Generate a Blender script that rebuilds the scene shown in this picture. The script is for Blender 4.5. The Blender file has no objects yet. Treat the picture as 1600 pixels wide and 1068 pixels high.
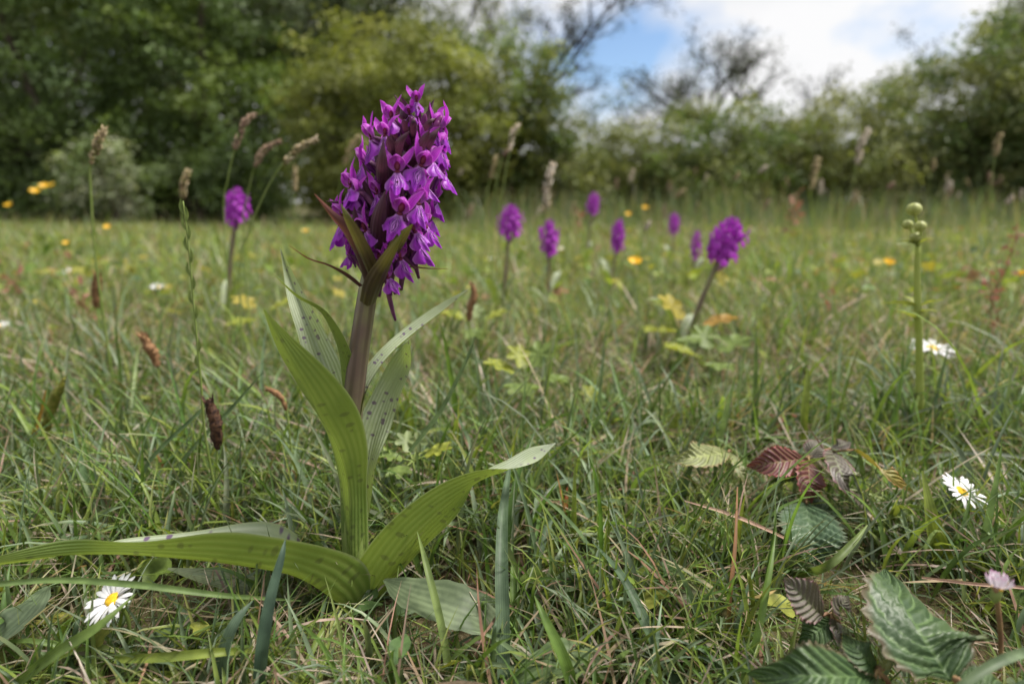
import bpy, math, random
import numpy as np
from mathutils import Vector, Matrix

random.seed(11)
rng = np.random.default_rng(11)
R = math.radians
sc = bpy.context.scene
COL = sc.collection

# ------------------------------------------------------------------ camera
PITCH, HC, F = R(13.7), 0.23, 20 / 36 * 1600
cam_d = bpy.data.cameras.new("camera")
cam_d.lens, cam_d.sensor_width = 20, 36
cam_d.clip_start, cam_d.clip_end = 0.01, 2000
cam_d.dof.use_dof = True
cam_d.dof.focus_distance = 0.304
cam_d.dof.aperture_fstop = 5.0
cam = bpy.data.objects.new("camera", cam_d)
COL.objects.link(cam)
cam.location = (0, 0, HC)
cam.rotation_euler = (math.pi / 2 - PITCH, 0, 0)
sc.camera = cam

# ------------------------------------------------------------------ sky and sun
SUN_EL, SUN_AZ = R(62), R(82)          # high on the right, behind thin cloud
world = bpy.data.worlds.new("World")
sc.world = world
world.use_nodes = True
wn, wl = world.node_tree.nodes, world.node_tree.links
wn.clear()
w_out = wn.new("ShaderNodeOutputWorld")
w_bg = wn.new("ShaderNodeBackground")
w_sky = wn.new("ShaderNodeTexSky")
w_sky.sky_type = 'NISHITA'
w_sky.sun_disc = False
w_sky.ozone_density, w_sky.dust_density = 3.0, 0.3
w_sky.sun_elevation, w_sky.sun_rotation = SUN_EL, SUN_AZ
w_tc = wn.new("ShaderNodeTexCoord")
w_map = wn.new("ShaderNodeMapping")
w_map.inputs["Location"].default_value = (1.028, -2.021, 2.164)
w_map.inputs["Scale"].default_value = (1.0, 1.0, 1.7)
w_no = wn.new("ShaderNodeTexNoise")
w_no.inputs["Scale"].default_value = 2.6
w_no.inputs["Detail"].default_value = 7
w_no.inputs["Roughness"].default_value = 0.52
w_ramp = wn.new("ShaderNodeValToRGB")
w_ramp.color_ramp.elements[0].position = 0.31
w_ramp.color_ramp.elements[1].position = 0.45
w_no2 = wn.new("ShaderNodeTexNoise")
w_no2.inputs["Scale"].default_value = 4.5
w_no2.inputs["Detail"].default_value = 5
w_cr2 = wn.new("ShaderNodeValToRGB")
w_cr2.color_ramp.elements[0].position = 0.3
w_cr2.color_ramp.elements[0].color = (5.0, 5.08, 5.3, 1)
w_cr2.color_ramp.elements[1].position = 0.6
w_cr2.color_ramp.elements[1].color = (6.1, 6.1, 6.15, 1)
w_mix = wn.new("ShaderNodeMixRGB")
wl.new(w_tc.outputs["Generated"], w_map.inputs["Vector"])
wl.new(w_map.outputs["Vector"], w_no.inputs["Vector"])
wl.new(w_map.outputs["Vector"], w_no2.inputs["Vector"])
wl.new(w_no.outputs["Fac"], w_ramp.inputs["Fac"])
wl.new(w_no2.outputs["Fac"], w_cr2.inputs["Fac"])
wl.new(w_ramp.outputs["Color"], w_mix.inputs["Fac"])
wl.new(w_sky.outputs["Color"], w_mix.inputs["Color1"])
wl.new(w_cr2.outputs["Color"], w_mix.inputs["Color2"])
wl.new(w_mix.outputs["Color"], w_bg.inputs["Color"])
w_bg.inputs["Strength"].default_value = 0.05
wl.new(w_bg.outputs["Background"], w_out.inputs["Surface"])

sun_d = bpy.data.lights.new("sun", 'SUN')
sun_d.energy = 2.4
sun_d.angle = R(22)
sun_d.color = (1.0, 0.95, 0.87)
sun = bpy.data.objects.new("sun", sun_d)
COL.objects.link(sun)
sdir = Vector((math.sin(SUN_AZ) * math.cos(SUN_EL), math.cos(SUN_AZ) * math.cos(SUN_EL), math.sin(SUN_EL)))
sun.rotation_euler = sdir.to_track_quat('Z', 'Y').to_euler()
sun.location = (3, 4, 9)

vs = sc.view_settings
vs.view_transform, vs.look, vs.exposure, vs.gamma = 'Standard', 'None', 1.68, 1.0
vs.use_curve_mapping = False
sc.cycles.use_denoising = True
sc.cycles.max_bounces = 8
sc.cycles.diffuse_bounces = 4
sc.cycles.transmission_bounces = 5
sc.cycles.glossy_bounces = 2

# ------------------------------------------------------------------ picture-to-place helpers
CAM = np.array([0, 0, HC])
FWD = np.array([0, math.cos(PITCH), -math.sin(PITCH)])
UPV = np.array([0, math.sin(PITCH), math.cos(PITCH)])
RGT = np.array([1.0, 0, 0])


def ray(px, py):
    return FWD + RGT * (px - 800) / F + UPV * (534 - py) / F


def W(px, py, Y):                       # the point seen there that stands Y metres ahead
    r = ray(px, py)
    return CAM + r * (Y / r[1])


def Zp(px, py, z):                      # the point seen there that is z metres above the ground
    r = ray(px, py)
    return CAM + r * ((z - HC) / r[2])


def depth(p):
    return float(np.dot(np.asarray(p) - CAM, FWD))


def m_px(p, n):                         # n picture units at p, in metres
    return n * depth(p) / F


def nrm(v):
    v = np.asarray(v, float)
    return v / (np.linalg.norm(v) + 1e-12)


# ------------------------------------------------------------------ mesh helpers
def mk(name, V, Fq, mat, uv=None, col=None, smooth=True):
    V = np.asarray(V, np.float32)
    me = bpy.data.meshes.new(name)
    if isinstance(Fq, np.ndarray):
        tot = np.full(len(Fq), Fq.shape[1], np.int32)
        idx = Fq.astype(np.int32).ravel()
    else:
        tot = np.array([len(f) for f in Fq], np.int32)
        idx = np.array([i for f in Fq for i in f], np.int32)
    me.vertices.add(len(V))
    me.vertices.foreach_set("co", V.ravel())
    me.loops.add(len(idx))
    me.loops.foreach_set("vertex_index", idx)
    me.polygons.add(len(tot))
    me.polygons.foreach_set("loop_start", np.concatenate([[0], np.cumsum(tot)[:-1]]).astype(np.int32))
    if smooth:
        me.polygons.foreach_set("use_smooth", np.ones(len(tot), bool))
    if uv is not None:
        l = me.uv_layers.new(name="UVMap")
        l.data.foreach_set("uv", np.asarray(uv, np.float32)[idx].ravel())
    if col is not None:
        a = me.color_attributes.new("Col", 'FLOAT_COLOR', 'POINT')
        c = np.ones((len(V), 4), np.float32)
        c[:, :3] = col
        a.data.foreach_set("color", c.ravel())
    me.update()
    me.validate()
    if mat:
        me.materials.append(mat)
    return me


class MB:
    def __init__(s):
        s.V, s.F, s.U, s.C, s.n = [], [], [], [], 0

    def add(s, V, Fq, uv=None, col=(1, 1, 1)):
        V = np.asarray(V, float)
        s.V.append(V)
        s.F += [tuple(int(i) + s.n for i in f) for f in Fq]
        s.U.append(np.zeros((len(V), 2)) if uv is None else uv)
        c = np.asarray(col, float)
        s.C.append(np.tile(c, (len(V), 1)) if c.ndim == 1 else c)
        s.n += len(V)
        return s

    def mesh(s, name, mat):
        return mk(name, np.concatenate(s.V), s.F, mat, np.concatenate(s.U), np.concatenate(s.C))


def ob(name, me, parent=None, label=None, cat=None, group=None, kind=None, loc=None, mw=None):
    o = bpy.data.objects.new(name, me)
    COL.objects.link(o)
    if parent is not None:
        o.parent = parent
    if mw is not None:
        o.matrix_local = mw
    if loc is not None:
        o.location = loc
    for k, v in (("label", label), ("category", cat), ("group", group), ("kind", kind)):
        if v:
            o[k] = v
    return o


def thing(name, label, cat, loc=(0, 0, 0), group=None):
    return ob(name, None, None, label, cat, group, None, tuple(float(a) for a in loc))


def spline(P, n):
    P = np.asarray(P, float)
    if P.ndim == 1:
        P = P[:, None]
    m = len(P)
    if m == 2:
        t = np.linspace(0, 1, n)[:, None]
        return P[0] * (1 - t) + P[1] * t
    Q = np.vstack([2 * P[0] - P[1], P, 2 * P[-1] - P[-2]])
    out = []
    for t in np.linspace(0, m - 1, n):
        i = min(int(t), m - 2)
        f = t - i
        a, b, c, d = Q[i], Q[i + 1], Q[i + 2], Q[i + 3]
        out.append(.5 * (2 * b + (c - a) * f + (2 * a - 5 * b + 4 * c - d) * f * f + (3 * b - a - 3 * c + d) * f ** 3))
    return np.array(out)


def ribbon(P, hw, up, n=18, nw=4, cup=0.0, wave=0.0, wfreq=3.0, ph=0.0, teeth=0, pleat=0.0, npl=7, tooth=0.08, keel=1.5):
    """a leaf: centre line P, half widths hw, the way its upper face looks (one vector or one per point)"""
    C = spline(P, n)
    h = np.maximum(spline(hw, n)[:, 0], 1e-5)
    up = np.asarray(up, float)
    U = np.tile(up, (n, 1)) if up.ndim == 1 else spline(up, n)
    cu = spline(cup, n)[:, 0] if np.ndim(cup) else np.full(n, cup)
    T = np.gradient(C, axis=0)
    T /= np.linalg.norm(T, axis=1)[:, None] + 1e-12
    S = np.cross(T, U)
    S /= np.linalg.norm(S, axis=1)[:, None] + 1e-12
    N = np.cross(S, T)
    V, UV = [], []
    for i in range(n):
        v = i / (n - 1)
        for j in range(nw + 1):
            u = -1 + 2 * j / nw
            e = h[i]
            if teeth and j in (0, nw):
                e *= 1 + tooth * (2 * abs(((v * teeth) % 1) - .5) * 2 - 1)
            off = cu[i] * (abs(u) ** keel) * h[i] + wave * math.sin(wfreq * v * 6.283 + ph + (1.7 if u > 0 else 0)) * u * u * math.sin(math.pi * v) ** .5
            if pleat:
                off += pleat * math.sin((v * npl - abs(u) * npl * .245) * 6.283) * (1 - abs(u) ** 4) * min(1, abs(u) * 4) * math.sin(math.pi * min(1, v * .95 + .03)) - pleat * .8 * (1 - min(1, abs(u) * 3))
            V.append(C[i] + S[i] * u * e + N[i] * off)
            UV.append((j / nw, v))
    Fq = []
    for i in range(n - 1):
        for j in range(nw):
            a = i * (nw + 1) + j
            Fq.append((a, a + 1, a + nw + 2, a + nw + 1))
    return np.array(V), Fq, np.array(UV)


def tube(P, rad, n=12, k=6, ridge=0.0):
    C = spline(P, n)
    r = np.maximum(spline(rad, n)[:, 0], 1e-5)
    T = np.gradient(C, axis=0)
    T /= np.linalg.norm(T, axis=1)[:, None] + 1e-12
    ref = np.array([0.31, -.9, 0.2]) if abs(T[0][2]) > .7 else np.array([.1, .2, 1.0])
    V, UV = [], []
    for i in range(n):
        a = nrm(np.cross(T[i], ref))
        b = np.cross(T[i], a)
        for j in range(k):
            w = 6.28319 * j / k
            rr = r[i] * (1 + ridge * math.cos(w * k / 2 if k % 2 == 0 and ridge else 0))
            V.append(C[i] + (a * math.cos(w) + b * math.sin(w)) * rr)
            UV.append((j / k, i / (n - 1)))
    Fq = [(i * k + j, i * k + (j + 1) % k, (i + 1) * k + (j + 1) % k, (i + 1) * k + j) for i in range(n - 1) for j in range(k)]
    Fq.append(tuple(range(k))[::-1])
    Fq.append(tuple((n - 1) * k + j for j in range(k)))
    return np.array(V), Fq, np.array(UV)


def ball(c, rx, ry=None, rz=None, a=8, b=6):
    ry, rz = ry or rx, rz or rx
    V, UV = [], []
    for i in range(b + 1):
        th = math.pi * i / b
        for j in range(a):
            p = 6.28319 * j / a
            s = max(math.sin(th), 1e-3)
            V.append((c[0] + rx * s * math.cos(p), c[1] + ry * s * math.sin(p), c[2] + rz * math.cos(th)))
            UV.append((j / a, i / b))
    Fq = [(i * a + j, (i + 1) * a + j, (i + 1) * a + (j + 1) % a, i * a + (j + 1) % a) for i in range(b) for j in range(a)]
    return np.array(V), Fq, np.array(UV)


# ------------------------------------------------------------------ materials
class NT:
    def __init__(s, name):
        s.m = bpy.data.materials.new(name)
        s.m.use_nodes = True
        s.t = s.m.node_tree
        s.t.nodes.clear()
        s.out = s.t.nodes.new("ShaderNodeOutputMaterial")

    def n(s, typ, **kw):
        nd = s.t.nodes.new("ShaderNode" + typ)
        for k, v in kw.items():
            setattr(nd, k, v)
        return nd

    def l(s, a, b):
        s.t.links.new(a, b)

    def val(s, sock, v):
        if isinstance(v, bpy.types.NodeSocket):
            s.l(v, sock)
        else:
            sock.default_value = v

    def math(s, op, a, b=0.0, c=None):
        nd = s.n("Math", operation=op)
        s.val(nd.inputs[0], a)
        s.val(nd.inputs[1], b)
        if c is not None:
            s.val(nd.inputs[2], c)
        return nd.outputs[0]

    def mix(s, f, a, b, typ='MIX'):
        nd = s.n("MixRGB", blend_type=typ)
        s.val(nd.inputs[0], f)
        s.val(nd.inputs[1], a if isinstance(a, bpy.types.NodeSocket) else (*a, 1))
        s.val(nd.inputs[2], b if isinstance(b, bpy.types.NodeSocket) else (*b, 1))
        return nd.outputs[0]

    def noise(s, scale, detail=3, vec=None, rough=.5):
        nd = s.n("TexNoise")
        nd.inputs["Scale"].default_value = scale
        nd.inputs["Detail"].default_value = detail
        nd.inputs["Roughness"].default_value = rough
        if vec is not None:
            s.l(vec, nd.inputs["Vector"])
        return nd.outputs["Fac"]

    def ramp(s, f, a, b):
        nd = s.n("MapRange")
        nd.interpolation_type = 'SMOOTHSTEP'
        s.val(nd.inputs[0], f)
        nd.inputs[1].default_value, nd.inputs[2].default_value = a, b
        return nd.outputs[0]

    def obj(s):
        return s.n("TexCoord").outputs["Object"]

    def uv(s):
        nd = s.n("SeparateXYZ")
        u = s.n("UVMap")
        s.l(u.outputs[0], nd.inputs[0])
        return nd.outputs[0], nd.outputs[1], u.outputs[0]

    def finish(s, col, rough=.5, spec=.35, trans=0.0, tcol=None, bump=None, bstr=.3, bdist=.0005, sheen=0.0):
        p = s.n("BsdfPrincipled")
        s.val(p.inputs["Base Color"], col if isinstance(col, bpy.types.NodeSocket) else (*col, 1))
        s.val(p.inputs["Roughness"], rough)
        p.inputs["Specular IOR Level"].default_value = spec
        if sheen:
            p.inputs["Sheen Weight"].default_value = sheen
        if bump is not None:
            b = s.n("Bump")
            b.inputs["Strength"].default_value = bstr
            b.inputs["Distance"].default_value = bdist
            s.l(bump, b.inputs["Height"])
            s.l(b.outputs[0], p.inputs["Normal"])
        sh = p.outputs[0]
        if trans:
            t = s.n("BsdfTranslucent")
            c = tcol if tcol is not None else col
            s.val(t.inputs[0], c if isinstance(c, bpy.types.NodeSocket) else (*c, 1))
            mx = s.n("MixShader")
            s.val(mx.inputs[0], trans)
            s.l(sh, mx.inputs[1])
            s.l(t.outputs[0], mx.inputs[2])
            sh = mx.outputs[0]
        s.l(sh, s.out.inputs["Surface"])
        return s.m


def attr_leaf(name, trans=.4, rough=.5, spec=.3, nscale=60, warm=(1.15, 1.15, .6), stripes=False):
    t = NT(name)
    a = t.n("Attribute", attribute_name="Col")
    no = t.noise(nscale, 3, t.n("NewGeometry").outputs["Position"])
    c = t.mix(1.0, a.outputs["Color"], t.mix(t.ramp(no, .3, .7), (.72, .74, .72), (1.25, 1.22, 1.2)), 'MULTIPLY')
    if stripes:
        u, v, _ = t.uv()
        st = t.math('SINE', t.math('MULTIPLY', u, 40.0))
        c = t.mix(1.0, c, t.mix(t.ramp(st, -1, 1), (.82, .84, .82), (1.08, 1.08, 1.08)), 'MULTIPLY')
    return t.finish(c, rough, spec, trans, t.mix(1.0, c, warm, 'MULTIPLY'))


M = {}
M['grass'] = attr_leaf("grass_blade", .38, .42, .35, 90)
M['bigblade'] = attr_leaf("broad_grass_blade", .35, .5, .3, 120, stripes=True)
M['tree_leaf'] = attr_leaf("tree_leaf", .36, .55, .25, 1.3, (1.15, 1.2, .55))
M['herb'] = attr_leaf("herb_leaf", .4, .5, .3, 200)
M['straw'] = attr_leaf("seed_head_straw", .25, .7, .15, 300, (1, .95, .8))


def m_soil():
    t = NT("meadow_soil")
    o = t.obj()
    n1 = t.noise(14, 6, o, .65)
    n2 = t.noise(160, 4, o, .7)
    n3 = t.noise(1.1, 3, o)
    c = t.mix(t.ramp(n1, .35, .65), (.035, .024, .015), (.11, .085, .045))
    c = t.mix(t.ramp(n2, .5, .7), c, (.20, .165, .10))
    c = t.mix(t.math('MULTIPLY', t.ramp(n3, .35, .6), .55), c, (.06, .085, .02))
    return t.finish(c, .9, .1, bump=n2, bstr=1.0, bdist=.004)


M['soil'] = m_soil()


def m_orchid_leaf():
    t = NT("orchid_leaf")
    u, v, uvv = t.uv()
    o = t.obj()
    back = t.n("NewGeometry").outputs["Backfacing"]
    veins = t.math('SINE', t.math('ADD', t.math('MULTIPLY', u, 62.0), t.math('MULTIPLY', t.noise(30, 2, o), 2.0)))
    mid = t.ramp(t.math('ABSOLUTE', t.math('SUBTRACT', u, .5)), .05, .0)
    # transverse purple spots
    mp = t.n("Mapping")
    mp.inputs["Scale"].default_value = (4.0, 42.0, 1)
    t.l(uvv, mp.inputs["Vector"])
    vo = t.n("TexVoronoi")
    vo.inputs["Scale"].default_value = 1.0
    vo.inputs["Randomness"].default_value = .9
    t.l(mp.outputs[0], vo.inputs["Vector"])
    ri = t.n("ObjectInfo").outputs["Random"]
    pick = t.n("SeparateColor")
    t.l(vo.outputs["Color"], pick.inputs[0])
    sp = t.math('MULTIPLY', t.ramp(vo.outputs["Distance"], .42, .26), t.math('GREATER_THAN', pick.outputs[0], .66))
    top = t.mix(t.ramp(veins, -1, 1), (.29, .345, .23), (.43, .475, .35))
    top = t.mix(t.ramp(t.noise(55, 3, o), .35, .7), top, (.32, .38, .22))
    top = t.mix(t.math('MULTIPLY', sp, .9), top, (.115, .05, .15))
    und = t.mix(t.ramp(veins, -1, 1), (.135, .205, .042), (.20, .265, .065))
    und = t.mix(t.math('MULTIPLY', mid, .5), und, (.27, .33, .11))
    und = t.mix(t.ramp(t.noise(38, 4, o), .4, .72), und, (.095, .155, .035))
    und = t.mix(t.math('MULTIPLY', sp, .45), und, (.06, .07, .03))
    blot = t.ramp(t.noise(24, 5, o, .6), .68, .74)
    und = t.mix(t.math('MULTIPLY', blot, .5), und, (.16, .11, .03))
    rim = t.ramp(t.math('ABSOLUTE', t.math('SUBTRACT', u, .5)), .465, .495)
    c = t.mix(t.math('MULTIPLY', rim, .7), t.mix(back, top, und), (.36, .41, .22))
    tc = t.mix(t.math('MULTIPLY', sp, .6), (.31, .41, .05), (.14, .15, .035))
    p_r = t.math('ADD', .36, t.math('MULTIPLY', t.noise(70, 3, o), .2))
    bump = t.math('ADD', t.math('MULTIPLY', veins, .5), t.noise(260, 2, o))
    return t.finish(c, p_r, .45, .30, tc, bump, .55, .0007)


def m_flower(name, a, b, pale, dark=None, loops=False, trans=.35):
    t = NT(name)
    u, v, uvv = t.uv()
    o = t.obj()
    no = t.noise(.9, 3, o)
    c = t.mix(t.ramp(no, .35, .65), a, b)
    lines = t.math('SINE', t.math('MULTIPLY', u, 34.0))
    c = t.mix(t.math('MULTIPLY', t.ramp(lines, .2, 1), .35), c, tuple(x * .55 for x in a))
    edge = t.ramp(t.math('ABSOLUTE', t.math('SUBTRACT', u, .5)), .34, .5)
    c = t.mix(t.math('MULTIPLY', edge, .45), c, pale)
    if loops:
        dx = t.math('MULTIPLY', t.math('SUBTRACT', u, .5), 1.35)
        dy = t.math('SUBTRACT', v, .40)
        r = t.math('SQRT', t.math('ADD', t.math('MULTIPLY', dx, dx), t.math('MULTIPLY', dy, dy)))
        au = t.math('ABSOLUTE', t.math('SUBTRACT', u, .5))
        q = t.math('SUBTRACT', t.math('MULTIPLY', au, 1.5), t.math('MULTIPLY', t.math('MULTIPLY', dy, dy), -2.4))
        w = t.math('SINE', t.math('ADD', t.math('MULTIPLY', q, 40.0), t.math('MULTIPLY', t.noise(6.0, 2, o), 7.0)))
        f = t.math('MULTIPLY', t.ramp(w, -.1, .5), t.ramp(r, .50, .36))
        c = t.mix(t.math('MULTIPLY', t.ramp(r, .36, .12), .55), c, pale)
        c = t.mix(t.math('MULTIPLY', t.ramp(v, .30, .05), .7), c, pale)
        c = t.mix(t.math('MULTIPLY', f, .85), c, dark)
    else:
        c = t.mix(t.math('MULTIPLY', t.ramp(v, .35, .0), .45), c, pale)
    tc = t.mix(1.0, c, (1.2, .9, 1.15), 'MULTIPLY')
    return t.finish(c, .42, .42, trans, tc, t.math('ADD', lines, t.noise(6, 3, o)), .5, .0005)


M['orchid_leaf'] = m_orchid_leaf()
M['lip'] = m_flower("orchid_lip", (.25, .017, .41), (.38, .032, .56), (.68, .33, .76), (.065, .003, .13), True)
M['sepal'] = m_flower("orchid_sepal", (.50, .035, .58), (.64, .08, .73), (.76, .36, .78))
M['hood'] = m_flower("orchid_hood", (.50, .07, .56), (.60, .13, .66), (.74, .42, .70))
M['spur'] = m_flower("orchid_spur", (.20, .02, .26), (.28, .05, .33), (.40, .16, .38))
M['petal_far'] = m_flower("orchid_petal", (.34, .02, .42), (.44, .04, .54), (.52, .15, .56))


def m_two(name, a, b, scale, rough=.5, spec=.3, trans=0.0, tcol=None, stripe=0.0, tipcol=None, basecol=None, bstr=.3):
    t = NT(name)
    u, v, _ = t.uv()
    o = t.obj()
    c = t.mix(t.ramp(t.noise(scale, 4, o), .35, .68), a, b)
    bump = t.noise(scale * 4, 3, o)
    if stripe:
        s = t.math('SINE', t.math('ADD', t.math('MULTIPLY', u, stripe), t.math('MULTIPLY', t.noise(scale, 2, o), 2.0)))
        c = t.mix(t.math('MULTIPLY', t.ramp(s, -.2, 1), .55), c, tuple(x * .5 for x in a))
        bump = s
    if tipcol:
        c = t.mix(t.ramp(v, .55, 1.0), c, tipcol)
    if basecol:
        c = t.mix(t.ramp(v, .35, .0), c, basecol)
    return t.finish(c, rough, spec, trans, tcol, bump, bstr, .0004)


M['stem'] = m_two("orchid_stem", (.155, .105, .085), (.20, .19, .085), 45, .42, .4, stripe=38, tipcol=(.15, .075, .11), basecol=(.17, .23, .06))
M['bract'] = m_two("maroon_bract", (.07, .026, .05), (.10, .045, .055), 90, .45, .35, .2, (.11, .03, .06), stripe=30, tipcol=(.075, .024, .05))
M['bract_green'] = m_two("green_bract", (.07, .036, .038), (.10, .075, .03), 70, .42, .4, .25, (.14, .13, .02), stripe=30, tipcol=(.135, .15, .025))
M['bract_red'] = m_two("brown_bract", (.075, .03, .045), (.10, .055, .045), 70, .45, .4, .2, (.22, .08, .04), tipcol=(.20, .07, .045))
M['column'] = m_two("column", (.10, .008, .03), (.20, .02, .06), 2, .5, .3)
M['ovary'] = m_two("ovary", (.14, .04, .12), (.20, .07, .15), 2, .5, .3, stripe=20)
M['bud'] = m_two("flower_bud", (.14, .014, .11), (.22, .025, .20), 1.5, .45, .35, stripe=22)
M['daisy_white'] = m_two("daisy_ray", (.74, .73, .76), (.84, .84, .85), 300, .6, .2, .3, (.8, .8, .85))
M['daisy_pink'] = m_two("pink_tipped_ray", (.72, .66, .72), (.80, .76, .80), 300, .6, .2, .3, (.8, .7, .8), tipcol=(.66, .22, .45))
M['daisy_disc'] = m_two("daisy_disc", (.72, .40, .02), (.80, .54, .04), 900, .7, .15, bstr=1.0)
M['green_stem'] = m_two("green_stem", (.16, .22, .05), (.21, .26, .08), 120, .5, .3, .15, (.25, .32, .05))
M['brown_stem'] = m_two("brown_stem", (.19, .10, .06), (.26, .17, .08), 120, .6, .25)
M['bud_stem'] = m_two("bud_stem", (.30, .36, .09), (.38, .43, .14), 60, .5, .3, .35, (.44, .5, .1))
M['bud_green'] = m_two("green_bud", (.38, .42, .14), (.48, .50, .24), 200, .5, .3, .3, (.5, .52, .12), stripe=20)
M['buttercup'] = m_two("yellow_petal", (.72, .42, .01), (.80, .50, .02), 100, .35, .5, .25, (.8, .5, .01))
M['bark'] = m_two("tree_bark", (.055, .045, .035), (.11, .09, .07), 12, .9, .1)
M['twig'] = m_two("bare_twig", (.03, .025, .026), (.055, .046, .045), 12, .9, .1)
M['sedge'] = m_two("dark_sedge_spike", (.028, .015, .012), (.10, .05, .028), 420, .7, .2, bstr=1.0)
M['spike_brown'] = m_two("brown_spike", (.16, .08, .04), (.26, .15, .07), 420, .7, .2, bstr=1.0)
M['spike_green'] = m_two("green_spike", (.15, .17, .03), (.24, .22, .05), 420, .7, .2, .2, (.3, .3, .04), bstr=1.0)
M['dry'] = m_two("dry_blade", (.36, .22, .17), (.47, .33, .24), 90, .6, .25, .2, (.4, .25, .15), stripe=30)
M['red_stalk'] = m_two("red_brown_blade", (.17, .09, .04), (.24, .11, .05), 60, .55, .3, .2, (.3, .12, .04), basecol=(.14, .2, .04))
M['sorrel'] = m_two("red_sorrel", (.25, .12, .085), (.32, .19, .12), 90, .6, .25, .3, (.36, .14, .09))


def m_bramble(name, a, b, edge, tr, vein):
    t = NT(name)
    u, v, _ = t.uv()
    o = t.obj()
    back = t.n("NewGeometry").outputs["Backfacing"]
    au = t.math('ABSOLUTE', t.math('SUBTRACT', u, .5))
    ph = t.math('SUBTRACT', t.math('MULTIPLY', v, 9.0), t.math('MULTIPLY', au, 4.4))
    w = t.math('SINE', t.math('MULTIPLY', ph, 6.283))
    vn = t.math('MAXIMUM', t.ramp(w, -.72, -.98), t.ramp(au, .03, .008))
    c = t.mix(t.ramp(t.noise(60, 4, o), .35, .68), a, b)
    c = t.mix(t.math('MULTIPLY', vn, .7), c, vein)
    c = t.mix(t.math('MULTIPLY', t.ramp(au, .40, .5), .8), c, edge)
    c = t.mix(t.math('MULTIPLY', back, .75), c, (.20, .24, .10))
    fine = t.noise(420, 3, o)
    return t.finish(c, t.math('ADD', .36, t.math('MULTIPLY', fine, .25)), .5, .22, tr, t.math('ADD', t.math('MULTIPLY', w, 1.0), t.math('MULTIPLY', fine, .8)), .6, .0008)


M['br_green'] = m_bramble("bramble_green", (.035, .07, .024), (.058, .10, .032), (.11, .07, .045), (.07, .15, .02), (.11, .18, .06))
M['br_dark'] = m_bramble("bramble_dark_green", (.045, .085, .04), (.065, .11, .05), (.06, .08, .04), (.05, .12, .02), (.09, .14, .07))
M['br_maroon'] = m_bramble("bramble_maroon", (.11, .034, .04), (.15, .055, .052), (.28, .065, .065), (.24, .06, .03), (.20, .16, .06))
M['br_purple'] = m_bramble("bramble_purple_green", (.10, .085, .075), (.14, .12, .10), (.20, .08, .10), (.18, .16, .05), (.17, .2, .1))
M['br_orange'] = m_bramble("bramble_orange_green", (.17, .16, .03), (.24, .17, .035), (.36, .10, .06), (.36, .28, .02), (.28, .26, .07))
M['br_yellow'] = m_bramble("bramble_yellow_green", (.19, .21, .10), (.26, .28, .13), (.2, .12, .06), (.40, .40, .02), (.28, .33, .1))


# ================================================================== THE SETTING
def gz(x, y):
    """height of the ground: nearly level meadow with small hummocks"""
    x, y = np.asarray(x, float), np.asarray(y, float)
    a = np.clip((np.hypot(x + .05, y - .30) - .45) / 1.5, 0, 1)
    return a * (.013 * np.sin(x * 3.1 + 1.3) * np.cos(y * 2.3 + .4) + .010 * np.sin(x * 1.1 + y * 1.7)) + .004 * np.sin(x * 23 + 2) * np.sin(y * 19)


def build_ground():
    xs = np.concatenate([np.array([-400, -120, -45, -22]), np.linspace(-14, 14, 141), np.array([22, 45, 120, 400])])
    ys = np.concatenate([np.array([-300, -60, -15, -5, -2]), np.linspace(-1, 13, 141), np.array([18, 28, 60, 150, 500])])
    X, Y = np.meshgrid(xs, ys)
    near = (abs(X) < 14.1) & (Y < 13.1) & (Y > -1.1)
    Z = np.where(near, gz(X, Y), 0)
    V = np.stack([X.ravel(), Y.ravel(), Z.ravel()], 1)
    nx = len(xs)
    Fq = np.array([(j * nx + i, j * nx + i + 1, (j + 1) * nx + i + 1, (j + 1) * nx + i) for j in range(len(ys) - 1) for i in range(nx - 1)])
    ob("ground", mk("ground", V, Fq, M['soil']), kind="structure", label="meadow ground of soil and dead litter under the grass", cat="ground")


build_ground()

# ------------------------------------------------------------------ grass (nobody could count it)
GREEN = np.array([(.085, .15, .035), (.115, .18, .045), (.125, .18, .095), (.16, .21, .13), (.175, .235, .05), (.215, .25, .075)])
STRAW = np.array([(.34, .28, .19), (.25, .19, .13), (.42, .36, .28), (.17, .115, .085), (.25, .15, .105), (.38, .31, .25)])
ORX, ORY = float(Zp(558, 940, 0)[0]), float(Zp(558, 940, 0)[1])
def spot(px, py, r, h=.018):
    q = Zp(px, py, 0)
    return (float(q[0]), float(q[1]), r, h)


CLEAR = [spot(1262, 880, .035, .012), spot(1240, 850, .03, .014), spot(715, 1000, .025, .014), spot(1140, 770, .03, .022), spot(176, 975, .025, .022), spot(1502, 790, .025, .022), spot(1456, 580, .05, .03), spot(1225, 770, .035, .025), spot(1320, 770, .035, .025), spot(1270, 860, .03, .015),
         spot(1110, 750, .03, .03), spot(1290, 990, .025, .022), spot(1430, 990, .035, .022), spot(1470, 1050, .03, .022), spot(1555, 1000, .018, .03), spot(1250, 1060, .025, .022), spot(700, 970, .022, .015),
         spot(650, 740, .025, .035), spot(380, 900, .03, .03), (ORX, ORY - .02, .04, .025), (ORX + .05, ORY - .02, .03, .028), (ORX - .08, ORY - .02, .03, .03)]


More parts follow.
